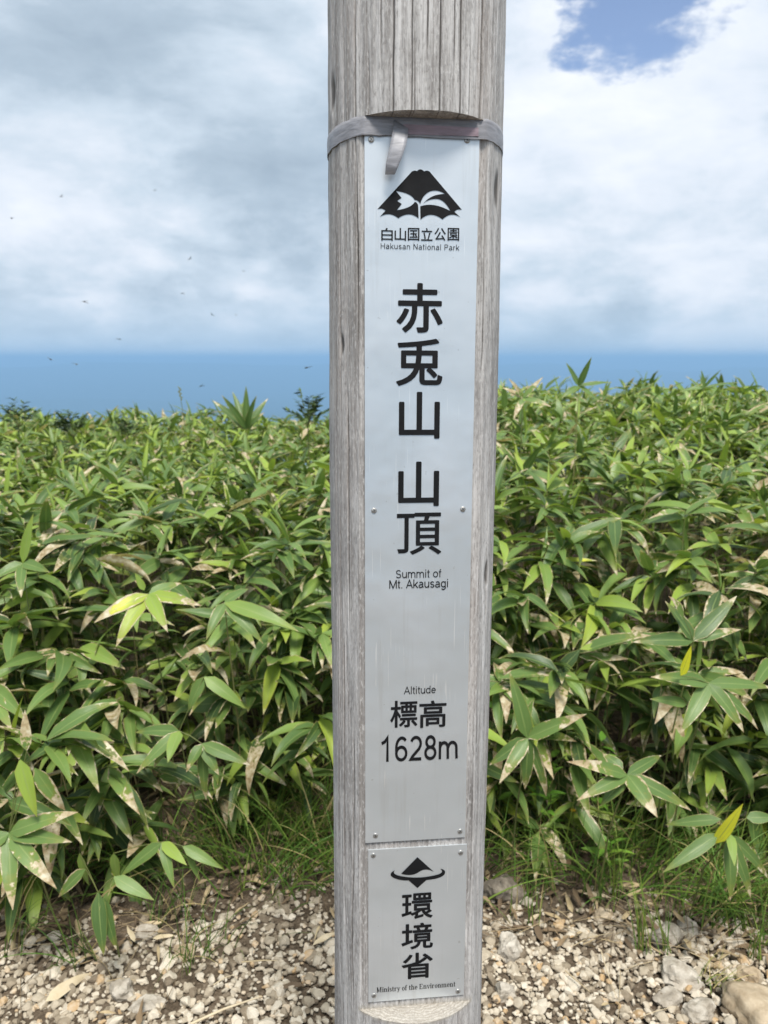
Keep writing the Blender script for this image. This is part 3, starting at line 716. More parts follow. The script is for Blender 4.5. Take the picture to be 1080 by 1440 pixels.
# tape wound round the post at the head of the recess
def tape_band():
    z1 = uvp(590, 167)[1] + 0.001; z0 = uvp(590, 191)[1] - 0.0015
    n = 140; m_ = 6; V = []; Fs = []
    for j in range(m_ + 1):
        v = j / m_
        for k in range(n):
            a = 2 * math.pi * k / n - math.pi; x = math.sin(a) * (PR + 0.0007); y = -math.cos(a) * (PR + 0.0007)
            if -y > PD + 0.0052: y = -(PD + 0.0052)
            wr = 0.0008 * mnoise.noise((a * 3, v * 3, 1)) + 0.0006 * mnoise.noise((a * 11, v * 5, 4))
            x *= 1 + abs(wr) * 3; y *= 1 + abs(wr) * 3
            zz_ = z0 + (z1 - z0) * v + 0.0022 * mnoise.noise((a * 1.7, 2.0 + (v > .5) * 0, 0)) + 0.0012 * mnoise.noise((a * 9, v * 2, 8)) + 0.0012 * math.sin(a)
            V.append((x, y, zz_))
    for j in range(m_):
        for k in range(n): Fs.append((j * n + k, j * n + (k + 1) % n, (j + 1) * n + (k + 1) % n, (j + 1) * n + k))
    me = mesh_np('tape_band', V, Fs, M['tape']); b = link('tape_band', me, post); b['label'] = 'grey translucent tape wound round the post above the plate'
    sd = b.modifiers.new('thick', 'SOLIDIFY'); sd.thickness = 0.0003
    # second, narrower turn, sagging a little
    V2 = [(x * 1.003, y * 1.003 if -y < PD + .004 else y - 0.0006, z - 0.0005 - 0.001 * math.sin(x * 25)) for (x, y, z) in V]
    V2 = [(x, y, z0 + (z - z0) * 0.75) for x, y, z in V2]
    t2 = link('tape_turn', mesh_np('tape_turn', V2, Fs, M['tape']), b)
    # faded pink patch behind the tape
    P = [uvp(566, 176), uvp(672, 181), uvp(672, 193), uvp(566, 190)]
    me = mesh_np('pink_patch', [(p[0], -(PD + 0.0066), p[1]) for p in P] + [(p[0], -(PD + 0.0060), p[1]) for p in P],
                 [(0, 3, 2, 1), (4, 5, 6, 7), (0, 1, 5, 4), (1, 2, 6, 5), (2, 3, 7, 6), (3, 0, 4, 7)], M['pink'], False)
    link('pink_patch', me, b)
    # loose end hanging in front of the plate
    V = []; Fs = []; rows = [((554, 170), (573, 184), .003), ((552, 184), (572, 195), .008), ((549, 200), (569, 209), .012), ((545, 218), (564, 224), .014), ((542, 232), (559, 236), .013), ((541, 247), (554, 248), .010)]
    N = 5
    for (l, r, off) in rows:
        for k in range(N + 1):
            t = k / N; u, v = uvp(l[0] + (r[0] - l[0]) * t, l[1] + (r[1] - l[1]) * t, off)
            V.append((u, -(PD + 0.004 + off + 0.0035 * t), v))
    for j in range(len(rows) - 1):
        for k in range(N): a = j * (N + 1) + k; Fs.append((a, a + N + 1, a + N + 2, a + 1))
    f = link('loose_end', mesh_np('loose_end', V, Fs, M['tape']), b); sd = f.modifiers.new('thick', 'SOLIDIFY'); sd.thickness = 0.0004
tape_band()

# ---------------------------------------------------------------- bamboo grass
NL, NC = 6, 4
def leaf_arrays(width=0.2, bend=0.6, twist=0.0, fold=0.35, wav=0.03, seed=0, chord=False, curl=0.0):
    """unit-length blade along +X, upper side +Z; bend in radians over its length"""
    V = []; UV = []
    x = z = 0.0; ang = bend * 0.45 if chord else 0.0
    cl = []
    steps = [i / NL for i in range(NL + 1)]
    for i, t in enumerate(steps):
        cl.append((x, z, ang)); ds = 1.0 / NL
        a = ang - bend / NL * (0.5 + t); x += ds * math.cos((ang + a) / 2); z += ds * math.sin((ang + a) / 2); ang = a
    if chord:
        ex, ez = cl[-1][0], cl[-1][1]; L = math.hypot(ex, ez); ca, sa = ex / L, -ez / L
        cl = [((px * ca - pz * sa) / L, (px * sa + pz * ca) / L, an) for px, pz, an in cl]
    for i, t in enumerate(steps):
        wd = width * 0.5 * (max(0.0, math.sin(math.pi * min(1, t ** 0.62 * 0.985 + 0.015))) ** 0.85)
        if i == 0: wd = width * 0.035
        if i == NL: wd = 0.002
        cx, cz, an = cl[i]; tw = twist * t
        for k in range(NC + 1):
            s = (k / NC - 0.5) * 2
            lift = abs(s) * wd * fold + wav * wd * math.sin(seed * 3.1 + t * 11 + (2.0 if s > 0 else 0)) * abs(s) * 3 + curl * wd * s * s
            yy = s * wd * (1 - 0.12 * abs(fold)); zz_ = lift
            y2 = yy * math.cos(tw) - zz_ * math.sin(tw); z2 = yy * math.sin(tw) + zz_ * math.cos(tw)
            V.append((cx - z2 * math.sin(an), y2, cz + z2 * math.cos(an))); UV.append((t, k / NC))
    return np.array(V), np.array(UV)
LEAF_F = np.array([(i * (NC + 1) + k, (i + 1) * (NC + 1) + k, (i + 1) * (NC + 1) + k + 1, i * (NC + 1) + k + 1) for i in range(NL) for k in range(NC)])
def coarse(sh):
    V, U = sh; V = V.reshape(NL + 1, NC + 1, 3)[[0, 1, 2, 4, 6]][:, [0, 2, 4]].reshape(-1, 3); U = U.reshape(NL + 1, NC + 1, 2)[[0, 1, 2, 4, 6]][:, [0, 2, 4]].reshape(-1, 2)
    return V, U
COARSE_F = np.array([(i * 3 + k, (i + 1) * 3 + k, (i + 1) * 3 + k + 1, i * 3 + k + 1) for i in range(4) for k in range(2)])
SHAPES = []
for i in range(24):
    SHAPES.append(leaf_arrays(random.uniform(0.20, 0.27), random.choice([0.2, 0.4, 0.65, 0.9, 1.3]) * random.uniform(0.8, 1.2), random.uniform(-0.5, 0.5), random.uniform(0.1, 0.5), random.uniform(0.01, 0.06), i))
SPEAR = [leaf_arrays(random.uniform(0.10, 0.15), random.uniform(0.05, 0.3), random.uniform(-0.3, 0.3), 0.9, 0.02, i) for i in range(4)]

def rand_tint():
    r = random.random()
    if r < 0.12: return random.uniform(0.68, 0.86)
    if r < 0.16: return random.uniform(0.86, 0.93)
    return min(0.68, max(0.05, random.gauss(0.38, 0.19)))
def rand_dry():
    r = random.random()
    if r < 0.42: return random.uniform(0.0, 0.12)
    if r < 0.92: return random.uniform(0.12, 0.36)
    if r < 0.965: return random.uniform(0.45, 0.9)
    return random.uniform(1.3, 2.2)
SHAPES_C = [coarse(q) for q in SHAPES]; SPEAR_C = [coarse(q) for q in SPEAR]
VARS = []      # shared meshes for the individual plants
for i in range(96):
    s = SHAPES[i % 24]; VARS.append(mesh_np('leaf', s[0], LEAF_F, M['leaf'], True, s[1], tint=rand_tint(), dry=rand_dry()))
SPVARS = [mesh_np('leaf', SPEAR[i % 4][0], LEAF_F, M['leaf'], True, SPEAR[i % 4][1], tint=random.uniform(0.66, 0.9), dry=0.05) for i in range(8)]

def leaf_matrix(pos, az, el, roll, L):
    return Matrix.Translation(pos) @ Matrix.Rotation(az, 4, 'Z') @ Matrix.Rotation(-el, 4, 'Y') @ Matrix.Rotation(roll, 4, 'X') @ Matrix.Scale(L, 4)

def front(x):
    """ground line where the thicket begins"""
    return 2.09 + 0.33 * math.exp(-((x + 0.22) / 0.33) ** 2) - 0.10 * math.exp(-((x + 1.1) / 0.35) ** 2) + 0.10 * math.exp(-((x - .45) / 0.25) ** 2) + 0.06 * mnoise.noise((x * 2.3, 0, 0))
def canopy(x, y):
    h = 0.86 + 0.17 * min(1, max(0, (y - 2.4) / 3.0))
    h += 0.15 * min(1, max(0, (x + 0.1) / 0.9)) * min(1, max(0.3, (y - 2.3) / 2.0))
    h += 0.13 * mnoise.noise((x * 0.9, y * 0.9, 4.0)) + 0.08 * mnoise.noise((x * 2.5, y * 2.5, 9.0))
    h -= 0.13 * min(1, max(0, (-x - 0.1) / 0.5)) * min(1, max(0, (y - 3.0) / 1.5))
    h -= 0.05 * min(1, max(0, (y - 3.2) / 1.0))
    if y > 8: h -= (y - 8) * 0.12
    fy = y - front(x)
    return h * (0.62 + 0.38 * min(1, max(0, fy / 0.45)))

def grow(x, y):
    """one plant: (stem points, stem radius, list of (matrix, kind)) in world space"""
    fy = y - front(x); h = canopy(x, y) * random.uniform(0.80, 1.06)
    lean_out = 0.24 * math.exp(-max(fy, 0) / 0.3)
    top = Vector((x + random.gauss(0, 0.06), y - lean_out * random.uniform(0.3, 1.3) + random.gauss(0, 0.05), h))
    base = Vector((x, y, -0.02))
    mid = base.lerp(top, 0.55) + Vector((random.gauss(0, 0.015), 0.04 * lean_out / 0.24, 0.03))
    pts = [base, base.lerp(mid, 0.5), mid, mid.lerp(top, 0.5) + Vector((0, 0, 0.006)), top]
    leaves = []
    def cluster(p, n, spread, l0, l1, az_bias=None, elb=0.0):
        a0 = random.uniform(0, 6.28)
        for i in range(n):
            az = a0 + i * 2.4 + random.gauss(0, 0.35)
            if az_bias is not None and random.random() < 0.65: az = az_bias + random.gauss(0, 0.75)
            el = random.gauss((0.28 if y < 3 else 0.42) - spread * 0.4 * (i / max(1, n)) + elb, 0.28 if y < 3 else 0.45)
            leaves.append((leaf_matrix(p + Vector((0, 0, -0.012 * (i % 3))), az, el, random.gauss(0, 0.35), random.uniform(l0, l1) * (0.95 if y < 2.8 else 0.88)), 'leaf'))
    toward = -math.pi / 2 if fy < 0.5 else None
    cluster(top, random.randint(5, 8), 0.6, 0.13, 0.245, toward)
    if random.random() < (0.16 if y < 3 else 0.34):
        leaves.append((leaf_matrix(top, random.uniform(0, 6.28), random.uniform(0.9, 1.4), random.uniform(-1, 1), random.uniform(0.10, 0.19)), 'spear'))
    if fy < 1.4:
        for q in range(random.choice([2, 3, 3, 4]) if fy < 0.8 else 2):
            f = random.uniform(0.12, 0.9); p = base.lerp(top, f) + Vector((random.gauss(0, 0.05), -random.uniform(0, 0.08), 0))
            cluster(p, random.randint(3, 5), 0.9, 0.12, 0.22, toward, -0.15)
    else:
        p = base.lerp(top, random.uniform(0.70, 0.92)) + Vector((random.gauss(0, 0.05), random.gauss(0, 0.05), 0)); cluster(p, 4, 0.7, 0.11, 0.18)
    return pts, random.uniform(0.0016, 0.0026), leaves

spots = []
def scatter(x0, x1, y0, y1, dens):
    n = int((x1 - x0) * (y1 - y0) * dens)
    for _ in range(n):
        x, y = random.uniform(x0, x1), random.uniform(y0, y1)
        if y > front(x): spots.append((x, y))
scatter(-2.4, 2.4, 1.85, 3.1, 88)
scatter(-3.2, 3.2, 3.1, 4.6, 88)
scatter(-4.6, 4.6, 4.6, 7.0, 70)
scatter(-5.6, 5.6, 7.0, 9.6, 46)

def proj(p):
    d = Vector(p) - CAM; z = d.dot(FWD)
    return (540 + F_PX * d.x / z, 720 - F_PX * d.dot(UPV) / z, z)

plants = [(x, y, *grow(x, y)) for x, y in spots]
def showing(pl):
    px, py, z = proj(pl[2][-1]); fy = pl[1] - front(pl[0])
    inside = -40 < px < 1120 and not (490 < px < 665)
    return (0 if inside else 50) + pl[1] * 0.6 + fy
order = sorted(range(len(plants)), key=lambda i: showing(plants[i]))
N_IND = 240
ind = set(order[:N_IND])
LV = []; LF = []; LU = []; LT = []; LD = []; SV = []; SF_ = []; ST = []; lo = so = 0
for i, (x, y, pts, rad, leaves) in enumerate(plants):
    if i in ind:
        root = empty('dwarf_bamboo', (x, y, 0)); 
        if any(k == 'spear' for _, k in leaves): tag(root, 'bamboo grass plant with one narrow rolled leaf standing upright at the thicket edge', 'bamboo grass', 'bamboo grass with an upright rolled leaf')
        elif pts[-1].z < 0.62: tag(root, 'short bamboo grass plant leaning out low at the foot of the thicket', 'bamboo grass', 'short bamboo grass along the thicket foot')
        else: tag(root, 'tall bamboo grass plant with only broad spread leaves at the thicket edge', 'bamboo grass', 'tall bamboo grass along the thicket edge')
        V, Fs = tube_np([p - Vector((x, y, 0)) for p in pts], [rad, rad, rad * .95, rad * .85, rad * .6], 5)
        link('stem', mesh_np('stem', V, Fs, M['stem'], True, tint=random.random()), root)
        inv = Matrix.Translation((-x, -y, 0))
        for mtx, kind in leaves:
            o = link('leaf', random.choice(VARS if kind == 'leaf' else SPVARS), root); o.matrix_local = inv @ mtx
    else:
        V, Fs = tube_np(pts, [rad, rad, rad * .95, rad * .85, rad * .6], 3); SV.append(V); SF_.append(Fs + so); so += len(V); ST.append(np.full(len(V), random.random()))
        for mtx, kind in leaves:
            far = y > 3.6; s = random.choice((SHAPES_C if far else SHAPES) if kind == 'leaf' else (SPEAR_C if far else SPEAR)); A = np.array(mtx)
            V = s[0] @ A[:3, :3].T + A[:3, 3]; LV.append(V); LF.append((COARSE_F if far else LEAF_F) + lo); lo += len(V); LU.append(s[1])
            LT.append(np.full(len(V), min(0.86, rand_tint() + (0.12 if y > 2.8 else 0)) if kind == 'leaf' else random.uniform(0.66, 0.9))); LD.append(np.full(len(V), rand_dry() * (1.0 if y < 3 or random.random() < .6 else 1.9) if kind == 'leaf' else 0.05))  # leaves farther back tinted lighter: brighter light on the canopy put into their colour
th = empty('bamboo_thicket', (0, 5, 0)); tag(th, 'dense mass of bamboo grass stretching over the summit behind the signpost', 'thicket', kind='stuff')
o = link('foliage', mesh_np('foliage', np.concatenate(LV) - np.array([0, 5, 0]), np.concatenate(LF), M['leaf'], True, np.concatenate(LU), tint=np.concatenate(LT), dry=np.concatenate(LD)), th); o['kind'] = 'stuff'
o = link('stems', mesh_np('stems', np.concatenate(SV) - np.array([0, 5, 0]), np.concatenate(SF_), M['stem'], True, tint=np.concatenate(ST)), th); o['kind'] = 'stuff'

# ---- plants that stand out: leaves laid from knot to tip as the photograph shows them
def hero(label, knot, y, leaves, base_dx=0.0, base_dy=0.18, cat='bamboo grass', thick=0.0024):
    """leaves: (base px or None, tip px, depth change, width m, bend, tint, dry)"""
    K = at(*knot, y); B = Vector((K.x + base_dx, K.y + base_dy, 0)); root = empty('dwarf_bamboo', B); tag(root, label, cat)
    pts = [Vector((0, 0, -0.02)), Vector((0, 0, 0)).lerp(K - B, 0.5) + Vector((0, 0.02, 0.02)), (K - B) * 0.9, K - B]
    V, Fs = tube_np(pts, [thick, thick, thick * .8, thick * .6], 6); link('stem', mesh_np('stem', V, Fs, M['stem'], True, tint=random.uniform(0.2, 0.7)), root)
    for q, (b, tip, dd, wd, bend, tint, dry) in enumerate(leaves):
        P0 = K if b is None else at(*b, y + dd * 0.15); P1 = at(*tip, y + dd); ax = P1 - P0; L = ax.length; ax.normalize()
        n = Vector((0, -0.75, 0.8)); n = (n - ax * n.dot(ax)).normalized(); s = n.cross(ax)
        a, uv = leaf_arrays(wd / L, bend, random.uniform(-0.25, 0.25), random.uniform(0.12, 0.35), 0.03, q + len(label), chord=True)
        mt = Matrix((ax, s, n)).transposed().to_4x4(); mt.translation = P0 - B
        A = np.array(mt); a = (a * L) @ A[:3, :3].T + A[:3, 3]
        if b is not None and (P0 - K).length > 0.035:      # leaf stalk back to the stem
            V, Fs = tube_np([K - B, (K - B).lerp(P0 - B, 0.5) + Vector((0, 0, 0.004)), P0 - B], [0.0012] * 3, 4); link('leaf_stalk', mesh_np('leaf_stalk', V, Fs, M['stem'], True, tint=0.4), root)
        lf = link('leaf', mesh_np('leaf', a, LEAF_F, M['leaf'], True, uv, tint=tint, dry=dry), root)
        if tint > 0.95: lf['label'] = 'rolled bright yellow young leaf'
    return root
hero('bamboo grass with splayed pale-edged leaves below a short rolled yellow leaf', (996, 961), 1.82, [
    (None, (915, 952), -.03, .042, .5, .50, .35), (None, (957, 1031), -.08, .042, .4, .55, .25), (None, (1046, 1030), -.06, .038, .6, .48, .4), (None, (1066, 1026), .0, .034, .7, .45, .5),
    (None, (1086, 968), .04, .036, .5, .5, .3), ((966, 990), (914, 983), -.02, .030, .3, .5, .1), ((957, 950), (972, 908), -.2, .024, .1, 1.05, .0)])
hero('bamboo grass with wide leaves badly withered along tips and margins', (882, 1090), 1.76, [
    (None, (797, 1071), -.04, .036, .5, .55, .95), (None, (811, 1126), -.06, .036, .7, .5, .5), (None, (844, 1134), -.02, .036, .4, .42, .15), (None, (925, 1150), -.1, .048, .4, .52, .75),
    (None, (972, 1140), -.03, .040, .5, .42, .4), ((876, 1082), (848, 1060), .05, .03, .4, .4, .3), (None, (930, 1062), .08, .032, .5, .35, .2)])
hero('bamboo grass beside the post with one leaf standing up and one stretched sideways', (742, 1038), 1.80, [
    (None, (716, 944), .03, .044, .3, .45, .15), (None, (825, 1004), -.05, .040, .35, .6, .75), (None, (702, 1102), -.07, .036, .4, .5, .7), (None, (688, 1076), .0, .036, .4, .4, .2),
    (None, (738, 1110), .0, .036, .5, .35, .3), (None, (768, 1120), .03, .03, .6, .38, .6)])
hero('low bamboo grass with a rolled bright yellow leaf and long hanging leaves', (1024, 1174), 1.66, [
    ((1006, 1186), (1045, 1130), -.06, .030, .15, 1.05, .0), ((1010, 1172), (932, 1227), -.05, .034, .5, .45, .12), (None, (1027, 1266), -.04, .036, .35, .45, .3), ((1026, 1172), (1033, 1218), -.08, .024, .2, .75, .0),
    (None, (1056, 1263), -.02, .034, .4, .4, .35), ((1014, 1152), (936, 1160), .05, .03, .4, .42, .15), ((1050, 1150), (1090, 1150), .0, .03, .3, .42, .1), (None, (1080, 1235), .05, .034, .4, .42, .5)])
hero('bamboo grass with a fan of dark leaves and one pale-edged leaf bent over', (975, 901), 1.92, [
    (None, (890, 903), -.02, .044, .4, .30, .25), (None, (935, 845), .04, .040, .3, .25, .2), ((962, 870), (940, 838), -.04, .034, .5, .5, .8), (None, (1036, 838), .06, .042, .3, .3, .3), (None, (1010, 862), .1, .036, .4, .42, .3), (None, (1042, 885), .02, .03, .5, .4, .7)])
hero('large leaved bamboo grass with tan margins leaning over the gravel', (13, 1171), 1.62, [
    (None, (110, 1142), -.02, .044, .5, .60, .55), (None, (101, 1184), -.04, .040, .4, .5, .3), (None, (80, 1250), -.08, .042, .5, .62, .9), (None, (18, 1280), -.10, .042, .3, .6, .55),
    (None, (-40, 1210), -.04, .04, .4, .55, .5), ((28, 1068), (52, 1149), -.03, .038, .25, .86, .03), ((48, 1080), (92, 1140), .02, .036, .6, .6, .75), ((38, 1055), (35, 998), .03, .026, .1, .5, 1.6), ((30, 1200), (2, 1262), -.03, .034, .4, .55, .8)], base_dy=0.2)
hero('bamboo grass with drooping yellowed fan of leaves above darker foliage', (209, 836), 2.02, [
    (None, (132, 876), -.08, .042, .6, .93, .6), (None, (163, 910), -.12, .044, .6, .90, .35), (None, (236, 889), -.1, .042, .6, .82, .35), (None, (284, 852), -.03, .036, .5, .88, .7), ((203, 830), (190, 806), .0, .02, .1, .8, 0), (None, (255, 820), .06, .034, .5, .6, .4)])
hero('bamboo grass with one long smooth bright leaf reaching towards the post', (316, 848), 2.05, [
    (None, (420, 888), -.06, .046, .6, .72, .12), (None, (370, 905), -.06, .038, .7, .5, .2), (None, (290, 900), -.08, .034, .6, .5, .3), (None, (350, 828), .1, .036, .4, .45, .1)])
hero('bamboo grass with many short leaves fanned down on thin stalks', (252, 1028), 1.82, [
    (None, (192, 1088), -.06, .034, .5, .55, .4), (None, (236, 1073), -.08, .036, .4, .74, .05), (None, (216, 1080), -.02, .034, .5, .48, .3), ((284, 1046), (352, 1076), -.04, .036, .5, .5, .25), ((284, 1046), (262, 1086), -.05, .03, .4, .5, .6),
    ((284, 1046), (308, 1090), -.04, .032, .5, .5, .3), ((284, 1046), (290, 1125), .0, .03, .4, .42, .5), (None, (190, 1030), .04, .036, .4, .4, .2), ((287, 952), (345, 996), -.02, .036, .5, .72, .05), ((287, 952), (265, 1000), .0, .034, .4, .55, .1)])
hero('small low bamboo grass with fresh light green leaves over the gravel edge', (228, 1184), 1.78, [
    (None, (263, 1217), -.05, .030, .3, .84, .0), ((257, 1190), (314, 1222), -.03, .030, .4, .68, .05), (None, (170, 1232), -.02, .034, .3, .5, .05), (None, (245, 1249), -.06, .028, .4, .55, .1), ((262, 1195), (282, 1240), .0, .018, .3, .6, .1), ((160, 1200), (166, 1238), .02, .026, .2, .72, 0)])
hero('young bamboo grass with two dark leaves hanging flat against the gravel', (138, 1255), 1.62, [
    ((160, 1233), (217, 1266), -.03, .032, .35, .66, .05), (None, (146, 1344), -.05, .038, .3, .30, .12), ((145, 1262), (164, 1336), -.03, .03, .3, .34, .2), ((120, 1222), (82, 1262), .0, .03, .4, .45, .4), ((112, 1200), (125, 1245), .03, .02, .2, .7, .0)], base_dy=0.1)
hero('tuft of stiff upright brown-green leaves breaking the skyline of the thicket', (347, 604), 4.4, [
    (None, (299, 563), .0, .055, .3, .32, .3), (None, (312, 556), -.1, .05, .2, .30, .2), (None, (327, 551), .1, .05, .2, .38, .1), (None, (346, 543), .0, .048, .1, .35, .1), (None, (361, 556), -.1, .05, .2, .33, .2), (None, (377, 560), .1, .05, .3, .36, .3), (None, (372, 580), .0, .048, .4, .3, .4), (None, (318, 582), .0, .048, .4, .34, .5)], base_dy=0.02)
hero('bamboo grass shoot with two pointed leaves raised like a V on the skyline', (814, 543), 3.4, [
    (None, (796, 510), .0, .028, .15, .42, .1), (None, (832, 502), -.05, .030, .15, .45, .1), (None, (861, 538), .05, .026, .3, .45, .2), (None, (790, 560), -.05, .03, .5, .5, .2), (None, (842, 566), .0, .03, .5, .48, .2)], base_dy=0.02)
hero('bamboo grass shoot with thin twisted leaves on the skyline past the post', (990, 545), 3.6, [
    (None, (986, 520), .0, .022, .1, .42, .1), (None, (1014, 520), -.05, .016, .2, .45, .1), (None, (1040, 538), .05, .016, .3, .4, .2), (None, (955, 552), .0, .026, .5, .5, .1)], base_dy=0.02)
hero('withered straw coloured bamboo grass top close beside the post', (735, 560), 3.3, [
    (None, (706, 545), .0, .03, .3, .6, 1.6), (None, (715, 532), -.04, .028, .3, .6, 1.8), (None, (764, 530), .0, .028, .2, .6, .9), (None, (775, 572), -.05, .03, .5, .55, .8), (None, (722, 590), -.06, .028, .5, .55, 1.5)], base_dy=0.02)
hero('tall pale pointed bamboo grass leaf rising above the thicket beside darker ones', (32, 792), 2.2, [
    (None, (47, 722), .0, .034, .15, .82, .05), (None, (70, 805), -.05, .036, .5, .5, .2), (None, (-10, 815), -.05, .036, .5, .5, .2), (None, (30, 840), -.1, .034, .5, .45, .3)], base_dy=0.05)

# dark feathery shrubs and a thin flowering stalk on the skyline
def shrub(label, px, py, y, hgt, wid, n, mat='fern'):
    top = at(px, py, y); B = Vector((top.x, top.y, 0)); root = empty('shrub', B); tag(root, label, 'shrub')
    V = []; Fs = []; o = 0; T = []
    sv = []; sf = []; so_ = 0
    for q in range(n):
        a = random.uniform(0, 6.28); e = random.uniform(0.5, 1.3); L = hgt * random.uniform(0.6, 1.0)
        p0 = Vector((0, 0, top.z - hgt)); p1 = p0 + Vector((math.cos(a) * math.cos(e) * wid * 2, math.sin(a) * math.cos(e) * wid * 2, math.sin(e) * L))
        v, f = tube_np([p0, p0.lerp(p1, .5) + Vector((0, 0, .02)), p1], [.002, .0016, .0008], 3); sv.append(v); sf.append(f + so_); so_ += len(v)
        for k in range(16):
            t = 0.3 + 0.7 * k / 16; c = p0.lerp(p1, t) + Vector((0, 0, .02 * math.sin(t * 3))); side = 1 if k % 2 else -1
            m_ = leaf_matrix(c, a + side * 1.0, random.uniform(0.0, 0.7), random.gauss(0, .4), random.uniform(.035, .06)); A = np.array(m_)
            s = leaf_arrays(0.3, 0.3, 0, 0.2, 0.0, k); v = s[0] @ A[:3, :3].T + A[:3, 3]
            V.append(v); Fs.append(LEAF_F + o); o += len(v); T.append(np.full(len(v), random.uniform(.1, .9)))
    v, f = tube_np([(0, 0, -.02), (0.01, 0, (top.z - hgt) * .5), (0, 0, top.z - hgt)], [.004, .004, .003], 5); sv.append(v); sf.append(f + so_)
    link('trunk', mesh_np('trunk', np.concatenate(sv), np.concatenate(sf), M['stem'], True, tint=.3), root)
    link('crown', mesh_np('crown', np.concatenate(V), np.concatenate(Fs), M[mat], True, tint=np.concatenate(T)), root)
shrub('dark green feathery shrub with small leaflets on the skyline', 100, 566, 5.2, .24, .10, 14)
shrub('small dark shrub with few upright twigs poking over the thicket', 178, 576, 5.4, .22, .07, 8)
shrub('leafy olive shrub on the skyline touching the post edge', 432, 544, 4.6, .24, .08, 14)
shrub('low dark shrub at the far rim of the thicket below blue haze', 22, 558, 5.0, .2, .09, 10)
def stalk(label, pts_px, y):
    P = [at(*p, y) for p in pts_px]; B = Vector((P[0].x, P[0].y, 0)); root = empty('grass_stalk', B); tag(root, label, 'grass stalk')
    pts = [Vector((0, 0, -.01))] + [p - B for p in P]
    v, f = tube_np(pts, [.002] * (len(pts) - 1) + [.001], 4); link('stem', mesh_np('stem', v, f, M['stem'], True, tint=.3), root)
    for k in range(7):
        c = (P[-1] - B).lerp(P[-2] - B, k / 14); v, f = tube_np([c, c + Vector((random.gauss(0, .006), 0, .008)), c + Vector((random.gauss(0, .008), 0, .018))], [.001, .004, .0006], 5)
        link('seed_head', mesh_np('seed_head', v, f, M['stem'], True, tint=.55), root)
    A = np.array(leaf_matrix(P[1] - B, math.pi + .3, .5, 0, .14)); s = leaf_arrays(.11, 1.0, 0, .3, .02, 3); link('leaf', mesh_np('leaf', s[0] @ A[:3, :3].T + A[:3, 3], LEAF_F, M['leaf'], True, s[1], tint=.7, dry=.05), root)
stalk('single thin flowering stalk rising above the thicket into the blue', [(262, 612), (258, 585), (252, 548)], 4.0)

# herbs with fresh narrow leaves beside the post and a yellow flower
def herb(label, px, py, y, n, top_h):
    T = at(px, py, y); B = Vector((T.x, T.y + .02, 0)); root = empty('herb', B); tag(root, label, 'herb')
    v, f = tube_np([(0, 0, -.01), (0.01, 0, T.z * .5), tuple(T - B)], [.0022, .002, .0012], 5); link('stem', mesh_np('stem', v, f, M['stem'], True, tint=.35), root)
    for k in range(n):
        t = 0.35 + .65 * k / (n - 1); c = Vector((0, 0, 0)).lerp(T - B, t)
        A = np.array(leaf_matrix(c, k * 2.4 + random.gauss(0, .2), random.uniform(.1, .6), random.gauss(0, .3), random.uniform(.05, .085))); s = leaf_arrays(.28, .6, 0, .3, .03, k)
        link('leaf', mesh_np('leaf', s[0] @ A[:3, :3].T + A[:3, 3], LEAF_F, M['herb'], True, s[1], tint=random.uniform(.3, .9)), root)
herb('bright green herb with narrow leaves between post and thicket', 762, 988, 2.12, 14, .3)
herb('bright green herb with crowded narrow leaves near the withered bamboo grass', 845, 1042, 2.15, 12, .3)
herb('short light green herb in the shade just beside the post', 705, 1000, 2.15, 10, .3)
herb('small green herb among grass on the litter behind the gravel', 858, 1185, 2.0, 10, .1)
herb('little herb with pale leaves shaded by bamboo grass', 775, 1065, 2.1, 12, .3)
def flower(px, py, y):
    T = at(px, py, y); B = Vector((T.x, T.y, 0)); root = empty('wild_flower', B); tag(root, 'tiny yellow flower in the dark gap under the bamboo grass', 'flower')
    v, f = tube_np([(0, 0, -.01), (.008, 0, T.z * .5), tuple(T - B)], [.001, .001, .0008], 4); link('stem', mesh_np('stem', v, f, M['stem'], True, tint=.3), root)
    for k in range(6):
        A = np.array(leaf_matrix(T - B, k * 1.047, .3, 0, .010)); s = leaf_arrays(.6, .3, 0, .1, 0, k); link('petal', mesh_np('petal', s[0] @ A[:3, :3].T + A[:3, 3], LEAF_F, M['petal'], True, s[1]), root)
flower(806, 1140, 2.05)

# ---------------------------------------------------------------- stones
def ico(sub):
    bm = bmesh.new(); bmesh.ops.create_icosphere(bm, subdivisions=sub, radius=1); V = np.array([v.co[:] for v in bm.verts]); Fs = np.array([[v.index for v in f.verts] for f in bm.faces]); bm.free(); return V, Fs
ICO2 = ico(2); ICO4 = ico(4); ICO1 = ico(1)
def rock_shape(base, seed, rough=0.25, cuts=5, fine=0.0):
    V = base[0].copy(); r = random.Random(seed)
    for _ in range(cuts):                       # broken faces
        n = np.array([r.gauss(0, 1) for _ in range(3)]); n /= np.linalg.norm(n); d = r.uniform(0.55, 0.9)
        ex = np.maximum(V @ n - d, 0); V = V - ex[:, None] * n * 0.85
    for i in range(len(V)):
        p = V[i]; k = 1 + rough * mnoise.noise((p[0] * 1.3 + seed * 7.1, p[1] * 1.3, p[2] * 1.3)) + fine * mnoise.fractal((p[0] * 4 + seed, p[1] * 4, p[2] * 4), .8, 2, 5)
        V[i] = p * k
    return V
ST_S = [rock_shape(ICO2, i, 0.35, 8) for i in range(14)]; ST_T = [rock_shape(ICO1, 40 + i, 0.3, 3) for i in range(6)]
stones = []
